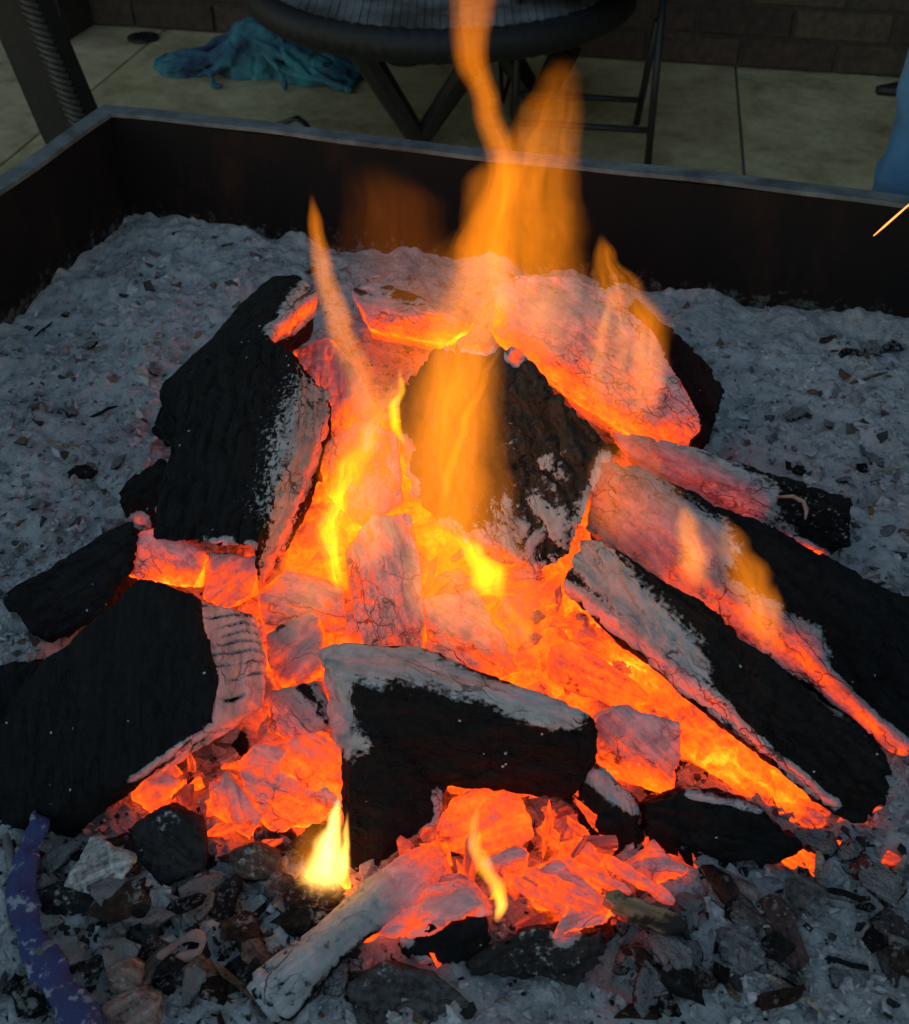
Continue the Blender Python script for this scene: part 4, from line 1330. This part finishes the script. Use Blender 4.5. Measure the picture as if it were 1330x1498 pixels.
flame('whiteb', 'second tip of the white hot flame', [(500, 1295, 16, 0.2), (503, 1262, 12, 0.9), (506, 1225, 7, 0.5), (508, 1185, 2, 0.0)], 0.435, 3.5, 0.8, 0.3, 1.0, 0.42, 3.5, soft=2.4, rag=0.8, white=0.06)
flame('glow', 'soft orange halo added round the white hot flame', [(455, 1312, 50, 0.2), (462, 1270, 52, 0.7), (470, 1225, 44, 0.5), (480, 1185, 22, 0.0)], 0.455, 0.55, 0.6, 0.5, 1.0, 0.27, 5.5, soft=1.6)  # wide weak volume added as a halo to soften the white flame
flame('small', 'small curved yellow flame above the small black log', [(726, 1352, 5, 0.4), (734, 1325, 11, 1.0), (728, 1298, 15, 0.7), (708, 1268, 17, 0.5), (694, 1238, 14, 0.45), (694, 1208, 9, 0.25), (700, 1170, 3, 0.0)], 0.40, 1.5, 0.7, 0.25, 1.4, 0.36, 4.5, rag=0.5, white=0.03)
flame('hot', 'bright yellow flame core under the stout stub', [(715, 880, 26, 0.0), (718, 840, 32, 1.0), (692, 805, 20, 0.8), (668, 778, 8, 0.0)], 0.67, 2.0, 0.6, 0.5, 1.5, 0.45, 6.5)


flame('gap', 'small bright yellow flame in the gap beside the stout stub', [(592, 655, 5, 0.2), (578, 620, 10, 0.9), (576, 595, 11, 0.8), (588, 570, 7, 0.5), (584, 535, 3, 0.0)], 0.72, 1.8, 0.7, 0.5, 1.6, 0.42, 31.0)
flame('leftlow', 'orange flame veil over the embers left of centre', [(430, 930, 40, 0.0), (450, 870, 70, 0.5), (470, 800, 60, 0.5), (490, 720, 40, 0.0)], 0.64, 0.65, 0.5, 0.6, 1.0, 0.27, 33.0)
flame('backveil', 'wide pale orange flame veil at the back of the heap', [(620, 600, 60, 0.0), (620, 520, 110, 0.5), (640, 450, 110, 0.6), (680, 390, 80, 0.5), (710, 320, 40, 0.0)], 0.98, 0.45, 0.35, 0.6, 1.0, 0.25, 35.0)
flame('rightveil', 'thin orange flame veil between the stub and the broad black log', [(960, 800, 30, 0.0), (950, 740, 60, 0.5), (930, 670, 50, 0.5), (915, 600, 30, 0.0)], 0.74, 0.4, 0.5, 0.6, 1.0, 0.26, 41.0)
flame('wisp', 'thin bright wisp between the salmon log and the wavering flame', [(890, 640, 10, 0.0), (872, 560, 14, 0.7), (880, 490, 12, 0.8), (892, 440, 8, 0.5), (880, 395, 3, 0.0)], 0.90, 0.4, 0.7, 0.3, 1.2, 0.3, 21.0)
flame('wispb', 'thin wisp running over the front of the stout stub', [(640, 760, 8, 0.0), (655, 700, 10, 0.7), (680, 620, 9, 0.8), (710, 550, 8, 0.6), (735, 500, 3, 0.0)], 0.64, 0.4, 0.7, 0.3, 1.2, 0.3, 23.0)
flame('wispc', 'thin pale wisp rising from the bright orange slab', [(800, 990, 8, 0.0), (770, 930, 14, 0.6), (735, 870, 12, 0.5), (700, 800, 12, 0.4), (680, 720, 4, 0.0)], 0.60, 0.45, 0.7, 0.4, 1.2, 0.3, 25.0)
flame('wispd', 'short pale wisp at the back of the heap', [(700, 500, 20, 0.0), (730, 450, 30, 0.6), (770, 420, 20, 0.5), (780, 390, 6, 0.0)], 1.0, 0.3, 0.7, 0.5, 1.2, 0.3, 27.0)


def spark():
    k = NT('spark')
    e = k.n('ShaderNodeEmission')
    e.inputs[0].default_value = (1.0, 0.35, 0.08, 1)
    e.inputs[1].default_value = 2.2
    k.t.links.new(e.outputs[0], k.out.inputs['Surface'])
    a, b = aty(1278, 345, 1.05), aty(1336, 294, 1.05)
    bm = tube_bm([a, a.lerp(b, 0.3), a.lerp(b, 0.7), b], [0.0005, 0.0011, 0.001, 0.0007], 8)
    tag(bm_obj('spark', bm, k.m), 'thin bright orange spark flying at the right edge', 'spark')


spark()

# ------------------------------------------------------------------ background
M_WICKER = plain('dark_wicker', (0.009, 0.008, 0.008), 0.6, 0, 60, 0.5, 0.4)
M_DARKMETAL = plain('dark_metal', (0.014, 0.014, 0.014), 0.5, 0, 30, 0.4, 0.1)


def low_table():
    c = Vector((-0.035, 3.26, FLOOR_Z))
    root = empty('wicker_table', c)
    tag(root, 'low round dark wicker table with slatted grey top behind the tray', 'table')
    k = NT('table_top')
    P = k.obj()
    sx = k.n('ShaderNodeSeparateXYZ')
    k.set(sx.inputs[0], P)
    n = k.noise(P, 6, 4)
    c_ = k.ramp(n, [(0.35, (0.08, 0.085, 0.085)), (0.65, (0.3, 0.31, 0.31))]).outputs[0]
    k.bsdf(c_, 0.25, 0, k.bump(k.noise(P, 70, 3), 0.3, 0.003))
    rad, zt = 0.51, 0.385
    # top of thin slats, cut to the circle
    top = bm_obj('table_top', _disc(rad - 0.035, zt - 0.02, zt - 0.006), M_WICKER, root)
    nsl = 46
    for i in range(nsl):
        x = -rad + 0.05 + (2 * rad - 0.1) * (i + 0.5) / nsl
        hy = math.sqrt(max((rad - 0.03) ** 2 - x * x, 0.001))
        bm = box_bm(x - 0.0092, x + 0.0092, -hy, hy, zt - 0.006, zt + 0.004 + 0.002 * math.sin(i * 1.7))
        bm_obj('slat', bm, k.m, top)
    # woven band round the edge
    pts = [(math.cos(a) * rad, math.sin(a) * rad, zt - 0.03) for a in np.linspace(0, 2 * math.pi, 97)]
    bm = bmesh.new()
    prof = [(-0.045, 0.008), (-0.03, 0.026), (0.0, 0.03), (0.02, 0.012), (0.025, -0.03), (0.0, -0.05), (-0.035, -0.045)]
    rings = []
    for i in range(160):
        a = 2 * math.pi * i / 160
        wv = 0.006 * (1 if i % 2 else -1)
        rings.append([bm.verts.new(((rad + p + wv * 0.5) * math.cos(a), (rad + p + wv * 0.5) * math.sin(a), zt - 0.02 + q + wv * 0.5)) for p, q in prof])
    for i in range(160):
        for j in range(len(prof)):
            bm.faces.new((rings[i][j], rings[i][(j + 1) % 7], rings[(i + 1) % 160][(j + 1) % 7], rings[(i + 1) % 160][j]))
    bm_obj('woven_band', bm, M_WICKER, root, True)
    def V(foot, ta, tb, w):
        f = foot - c
        for tp in (ta, tb):
            q = tp - c
            d = (q - f).normalized()
            bm_obj('leg', tube_bm([f, q + d * 0.03], [w * 0.8, w], 8, squash=0.6), M_DARKMETAL, root)
    f1 = at(613, 206, FLOOR_Z + 0.01)
    V(f1, aty(528, 72, 2.93), aty(695, 85, 3.0), 0.056)
    f2 = at(788, 152, FLOOR_Z + 0.01)
    V(f2, aty(745, 82, 3.42), aty(822, 84, 3.2), 0.05)
    f3 = at(735, 150, FLOOR_Z + 0.01)
    V(f3, aty(731, 80, 3.45), aty(756, 80, 3.48), 0.008)


def _disc(r, z0, z1, n=64):
    bm = bmesh.new()
    a = [bm.verts.new((r * math.cos(t), r * math.sin(t), z0)) for t in np.linspace(0, 2 * math.pi, n, endpoint=False)]
    b = [bm.verts.new((v.co.x, v.co.y, z1)) for v in a]
    bm.faces.new(a[::-1])
    bm.faces.new(b)
    for i in range(n):
        bm.faces.new((a[i], a[(i + 1) % n], b[(i + 1) % n], b[i]))
    return bm


low_table()


def wicker_chair():
    base = at(112, 185, FLOOR_Z)
    Yc = 1.95
    bot, top = aty(118, 215, Yc), aty(2, -60, Yc)
    root = empty('wicker_chair', (bot.x, Yc, FLOOR_Z))
    tag(root, 'dark woven wicker chair whose leg stands behind the left rim', 'chair')
    o0 = Vector(root.location)
    ax = (top - bot)
    low = bot - ax * 0.9
    low.z = max(low.z, FLOOR_Z)
    dep = 1.95 * CP + 0.6 * SP
    pxm = dep / F
    # a broad tapering leg
    bm = bmesh.new()
    rows = []
    for s in np.linspace(-0.9, 1.0, 30):
        p = bot + ax * s
        if p.z < FLOOR_Z:
            continue
        hw = (42 - 4 * s if s > 0.12 else 42 - 22 * (0.12 - s)) * pxm
        rows.append([bm.verts.new(p - o0 + Vector(d)) for d in ((-hw, -0.03, 0), (hw, -0.03, 0), (hw, 0.03, 0), (-hw, 0.03, 0))])
    for i in range(len(rows) - 1):
        for j in range(4):
            bm.faces.new((rows[i][j], rows[i][(j + 1) % 4], rows[i + 1][(j + 1) % 4], rows[i + 1][j]))
    bm.faces.new(rows[0][::-1])
    bm.faces.new(rows[-1])
    bm_obj('leg', bm, M_WICKER, root)
    m = plain('wicker_strand', (0.04, 0.039, 0.038), 0.45, 0, 80, 0.3, 0.2)
    for i in range(26):
        s = 0.05 + i * 0.036
        p = bot + ax * s - o0
        hw = (42 - 4 * s) * pxm
        a = p + Vector((hw * 0.25, -0.034, 0.012))
        b = p + Vector((hw * 0.95, -0.034, -0.004))
        bm_obj('strand', tube_bm([a, (a + b) / 2 + Vector((0, -0.006, 0)), b], 0.006, 6), m, root, True)
    seat = bm_obj('seat', box_bm(-0.65, -0.05, -0.2, 0.4, 0.78, 0.84), M_WICKER, root, bevel=0.01)
    for x, y in ((-0.62, -0.15), (-0.62, 0.35), (-0.5, 0.38)):
        bm_obj('leg', box_bm(x - 0.025, x + 0.025, y - 0.025, y + 0.025, 0, 0.78), M_WICKER, root)


wicker_chair()


def folding_chair():
    root = empty('folding_chair', at(900, 220, FLOOR_Z))
    tag(root, 'thin legged dark metal chair right of the wicker table', 'chair')
    o0 = Vector(root.location)
    f1, t1 = at(947, 246, FLOOR_Z), aty(972, -20, 2.95)
    f2, t2 = at(931, 182, FLOOR_Z), aty(962, 30, 3.05)
    w = Vector((-0.36, 0.06, 0))
    for f, t in ((f1, t1), (f2, t2)):
        for off in (Vector(), w):
            bm_obj('leg', tube_bm([f + off - o0, t + off - o0], 0.010, 8), M_DARKMETAL, root, True)
    for f, t, q in ((f1, t1, 0.22), (f2, t2, 0.25)):
        p = f.lerp(t, q) - o0
        bm_obj('crossbar', tube_bm([p, p + w], 0.009, 8), M_DARKMETAL, root, True)
    s = t1 - o0
    bm_obj('seat', box_bm(s.x - 0.38, s.x + 0.02, s.y - 0.05, s.y + 0.34, s.z - 0.01, s.z + 0.015), M_DARKMETAL, root, bevel=0.006)


folding_chair()


def cloth_pile():
    k = NT('teal_cloth')
    P = k.obj()
    n = k.noise(P, 7, 4)
    c = k.ramp(n, [(0.35, (0.014, 0.035, 0.09)), (0.5, (0.03, 0.12, 0.17)), (0.65, (0.05, 0.24, 0.29))]).outputs[0]
    k.bsdf(c, 0.85, 0, k.bump(k.noise(P, 160, 3), 0.3, 0.002))
    cen = at(372, 108, FLOOR_Z)
    r = random.Random(9)

    def hgt(x, y):
        return 0.15 * math.exp(-((x + 0.0) / 0.15) ** 2 - ((y - 0.05) / 0.13) ** 2) + 0.05 * math.exp(-((x - 0.2) / 0.14) ** 2 - (y / 0.12) ** 2) + 0.045 * math.exp(-((x + 0.24) / 0.1) ** 2 - (y / 0.1) ** 2)
    bm = bmesh.new()
    for i in range(46):
        x, y = r.uniform(-0.3, 0.3), r.uniform(-0.12, 0.14)
        a_ = r.choice((0.3, 0.6, 2.6, -0.5)) + r.uniform(-0.3, 0.3)
        pts, rad = [], []
        w = r.uniform(0.009, 0.02)
        for j in range(12):
            z = hgt(x, y)
            pts.append(Vector((x, y, max(z - w * 0.35, w * 0.75))))
            rad.append(w * (0.55 + 0.45 * math.sin(math.pi * (j + 0.5) / 12)))
            a_ += r.uniform(-0.25, 0.25)
            x += math.cos(a_) * 0.026
            y += math.sin(a_) * 0.018
            x = min(max(x, -0.33), 0.34)
            y = min(max(y, -0.15), 0.17)
        tube_bm(pts, rad, 10, bm)
    g = [Vector((0.33 * math.cos(t) * q, 0.17 * math.sin(t) * q, 0.0)) for q in (1.0, 0.75, 0.5, 0.25, 0.05) for t in np.linspace(0, 6.28, 24, endpoint=False)]
    core = bmesh.new()
    hull_pts = [Vector((p.x * 0.85, p.y * 0.8, max(hgt(p.x * 0.85, p.y * 0.8) * 0.8, 0.012))) for p in g] + [Vector((p.x * 0.85, p.y * 0.8, 0.0)) for p in g[:24]]
    for blob in ((-0.01, 0.05, 0.13, 0.12, 0.14), (0.2, 0.0, 0.13, 0.1, 0.06), (-0.23, 0.0, 0.09, 0.08, 0.055)):
        bmesh.ops.create_uvsphere(core, u_segments=20, v_segments=12, radius=1.0, matrix=Matrix.Translation((blob[0], blob[1], 0.0)) @ Matrix.Diagonal((blob[2], blob[3], blob[4], 1)))
    tmp = bpy.data.meshes.new('t')
    core.to_mesh(tmp)
    core.free()
    bm.from_mesh(tmp)
    bpy.data.meshes.remove(tmp)
    me = remesh(bm, 0.0055)
    co, no = get_co(me), get_no(me)
    co += no * (fbm(co * 22, 3, 5) * 0.005 - 0.008 * (1 - np.minimum(np.abs(fbm(co * 13 + 4, 2, 15)) * 5, 1)))[:, None]
    co[:, 2] = np.maximum(co[:, 2], 0.001)
    me.vertices.foreach_set('co', co.ravel())
    me.update()
    me.name = 'crumpled_cloth'
    o = link('crumpled_cloth', me, k.m, None, True)
    o.location = cen
    o.rotation_euler = (0, 0, R(-8))
    tag(o, 'crumpled teal blue cloth lying on the tiles', 'cloth')


cloth_pile()


def blue_garment():
    k = NT('blue_fabric')
    P = k.obj()
    n = k.noise(P, 12, 4)
    c = k.ramp(n, [(0.3, (0.06, 0.15, 0.28)), (0.7, (0.1, 0.24, 0.42))]).outputs[0]
    k.bsdf(c, 0.85, 0, k.bump(k.noise(k.scale(P, (1, 1, 0.3)), 220, 2), 0.4, 0.0015))
    bm = bmesh.new()
    Yg = 1.66
    rows = []
    NS = 40
    for i in range(60):
        s = i / 59
        py = 420 - 470 * s
        left = 1278 + 8 * s if py > 250 else 1286 + (250 - py) * 0.31
        p = aty(left, py, Yg)
        r = 0.085 + 0.012 * math.sin(s * 3)
        c0_ = Vector((p.x + r, Yg, p.z))
        ring = []
        for j in range(NS):
            a = 2 * math.pi * j / NS
            f = 1 + 0.02 * math.sin(a * 9 - s * 22 + 2 * math.sin(s * 11)) + 0.05 * math.sin(a * 5 + s * 7) + 0.04 * math.sin(a * 2 - s * 16) + 0.03 * math.sin(s * 40 + a * 3) * (0.3 + s * 0.5)
            ring.append(bm.verts.new(c0_ + Vector((math.cos(a) * r * f, math.sin(a) * r * 0.8 * f, 0))))
        rows.append(ring)
    # down to the floor
    ring = []
    for v in rows[0]:
        ring.append(bm.verts.new((v.co.x * 1.0 + 0.01, v.co.y, FLOOR_Z + 0.004)))
    rows.insert(0, ring)
    for i in range(len(rows) - 1):
        for j in range(NS):
            bm.faces.new((rows[i][j], rows[i][(j + 1) % NS], rows[i + 1][(j + 1) % NS], rows[i + 1][j]))
    bm.faces.new(rows[0][::-1])
    bm.faces.new(rows[-1])
    o = bm_obj('blue_garment', bm, k.m, None, True)
    tag(o, 'light blue fabric garment hanging behind the rim at right edge', 'garment')


blue_garment()


def brick_wall():
    a, b = at(120, 36, FLOOR_Z), at(1330, 116, FLOOR_Z)
    d = (b - a)
    L = 6.2
    rz = math.atan2(d.y, d.x)
    root = empty('brick_wall', a - d.normalized() * 1.6, rz)
    tag(root, 'dim brown brick wall beyond the tiles', 'wall')
    mm = plain('mortar', (0.06, 0.05, 0.042), 0.95, 0, 40, 0.3, 0.5)
    bm_obj('wall_core', box_bm(0, L, 0.012, 0.22, 0, 2.6), mm, root)  # upper part raised out of view to keep sky off the floor
    k = NT('brick')
    n = k.noise(k.vmath('ADD', k.obj(), k.n('ShaderNodeObjectInfo').outputs['Location']), 30, 5, 0.65)
    c = k.ramp(n, [(0.3, (0.5, 0.5, 0.5)), (0.7, (1.4, 1.4, 1.4))]).outputs[0]
    c = k.mix(1.0, c, k.n('ShaderNodeObjectInfo').outputs['Color'], 'MULTIPLY')
    k.bsdf(c, 0.9, 0, k.bump(n, 0.6, 0.004))
    bm = box_bm(-0.145, 0.145, 0, 0.02, 0.0, 0.085)
    bmesh.ops.bevel(bm, geom=list(bm.edges), offset=0.004, segments=1, affect='EDGES')
    me = bpy.data.meshes.new('brick')
    bm.to_mesh(me)
    bm.free()
    me.materials.append(k.m)
    for r in range(7):
        for i in range(20):
            x = 0.15 + i * 0.302 + (0.151 if r % 2 else 0)
            if x > L - 0.15:
                continue
            o = bpy.data.objects.new('brick', me)
            COL.objects.link(o)
            o.parent = root
            o.location = (x, random.uniform(-0.004, 0.002), 0.006 + r * 0.096)
            v = random.uniform(0.6, 1.25)
            o.color = (0.062 * v, 0.042 * v * random.uniform(0.9, 1.1), 0.03 * v, 1)


brick_wall()


def shade_wall():  # unseen wall and overhang added to block sky and darken the right floor
    m = plain('shade_wall_brown', (0.09, 0.075, 0.06), 0.95, 0, 25, 0.3, 0.5)
    root = empty('shade_wall', (1.78, 1.75, FLOOR_Z), R(-6))
    tag(root, 'plain brown wall added unseen beyond the right edge to shade the tiles', 'wall')
    bm_obj('shade_panel', box_bm(0, 0.2, 0, 2.6, 0, 2.7), m, root)
    bm_obj('shade_base', box_bm(-0.03, 0.0, 0, 2.6, 0, 0.18), m, root)
    bm_obj('shade_overhang', box_bm(-0.7, 0.3, -0.1, 2.7, 2.705, 2.80), m, root)


shade_wall()


def drains():
    m = plain('drain_metal', (0.02, 0.02, 0.022), 0.5, 0.3, 50, 0.4, 0.2)
    for px, py, lab in ((210, 57, 'dark round drain cover on the tiles left of the cloth'), (592, 90, 'dark round drain cover under the wicker table')):
        p = at(px, py, FLOOR_Z)
        root = empty('drain_cover', (p.x, p.y, FLOOR_Z + 0.003))
        tag(root, lab, 'drain cover')
        bm_obj('plate', _disc(0.055, -0.003, 0.006, 32), m, root)
        for i in range(-2, 3):
            hy = math.sqrt(0.045 ** 2 - (i * 0.016) ** 2)
            bm_obj('bar', box_bm(i * 0.016 - 0.004, i * 0.016 + 0.004, -hy, hy, 0.0061, 0.010), m, root)
    p = [at(385, 186, FLOOR_Z + 0.01), at(405, 183, FLOOR_Z + 0.015), at(425, 176, FLOOR_Z + 0.05), at(436, 173, FLOOR_Z + 0.06), at(446, 180, FLOOR_Z + 0.03), at(452, 188, FLOOR_Z + 0.01)]
    tag(bm_obj('cord', tube_bm(p, 0.008, 8), M_DARKMETAL, None, True), 'short dark curled cord on the tiles just behind the rim', 'cord')
    # dark low cabinet put in for the dark area at the left
    q = at(60, 62, FLOOR_Z)
    root = empty('dark_box', (q.x - 0.35, q.y + 0.1, FLOOR_Z), R(-14))  # invented dark box filling the dark area at far left
    tag(root, 'dark low wooden cabinet put in for the dark area at far left', 'box')
    w = plain('dark_wood', (0.035, 0.024, 0.02), 0.7, 0, 12, 0.5, 0.3, stretch=(1, 6, 6))
    bm_obj('box_body', box_bm(-0.5, 0.45, 0, 0.35, 0.0, 0.42), w, root, bevel=0.006)
    for i in range(2):
        bm_obj('box_front', box_bm(-0.48 + i * 0.465, -0.03 + i * 0.465, -0.018, -0.002, 0.03, 0.38), w, root, bevel=0.004)
    s = at(1305, 137, FLOOR_Z)
    bm = bmesh.new()
    rows = []
    for i in range(12):
        t = i / 11
        ww = 0.035 * math.sin(math.pi * min(0.12 + t * 0.8, 1))
        rows.append([bm.verts.new((-0.05 + t * 0.26, wy * ww, z)) for wy, z in ((-1, 0.001), (1, 0.001), (0.9, 0.02 + 0.03 * t), (-0.9, 0.02 + 0.03 * t))])
    for i in range(11):
        for j in range(4):
            bm.faces.new((rows[i][j], rows[i][(j + 1) % 4], rows[i + 1][(j + 1) % 4], rows[i + 1][j]))
    bm.faces.new(rows[0][::-1])
    bm.faces.new(rows[-1])
    o = bm_obj('dark_shoe', bm, M_DARKMETAL, None, True)
    o.location = s
    tag(o, 'flat dark slipper on the tiles at the right edge', 'shoe')


drains()
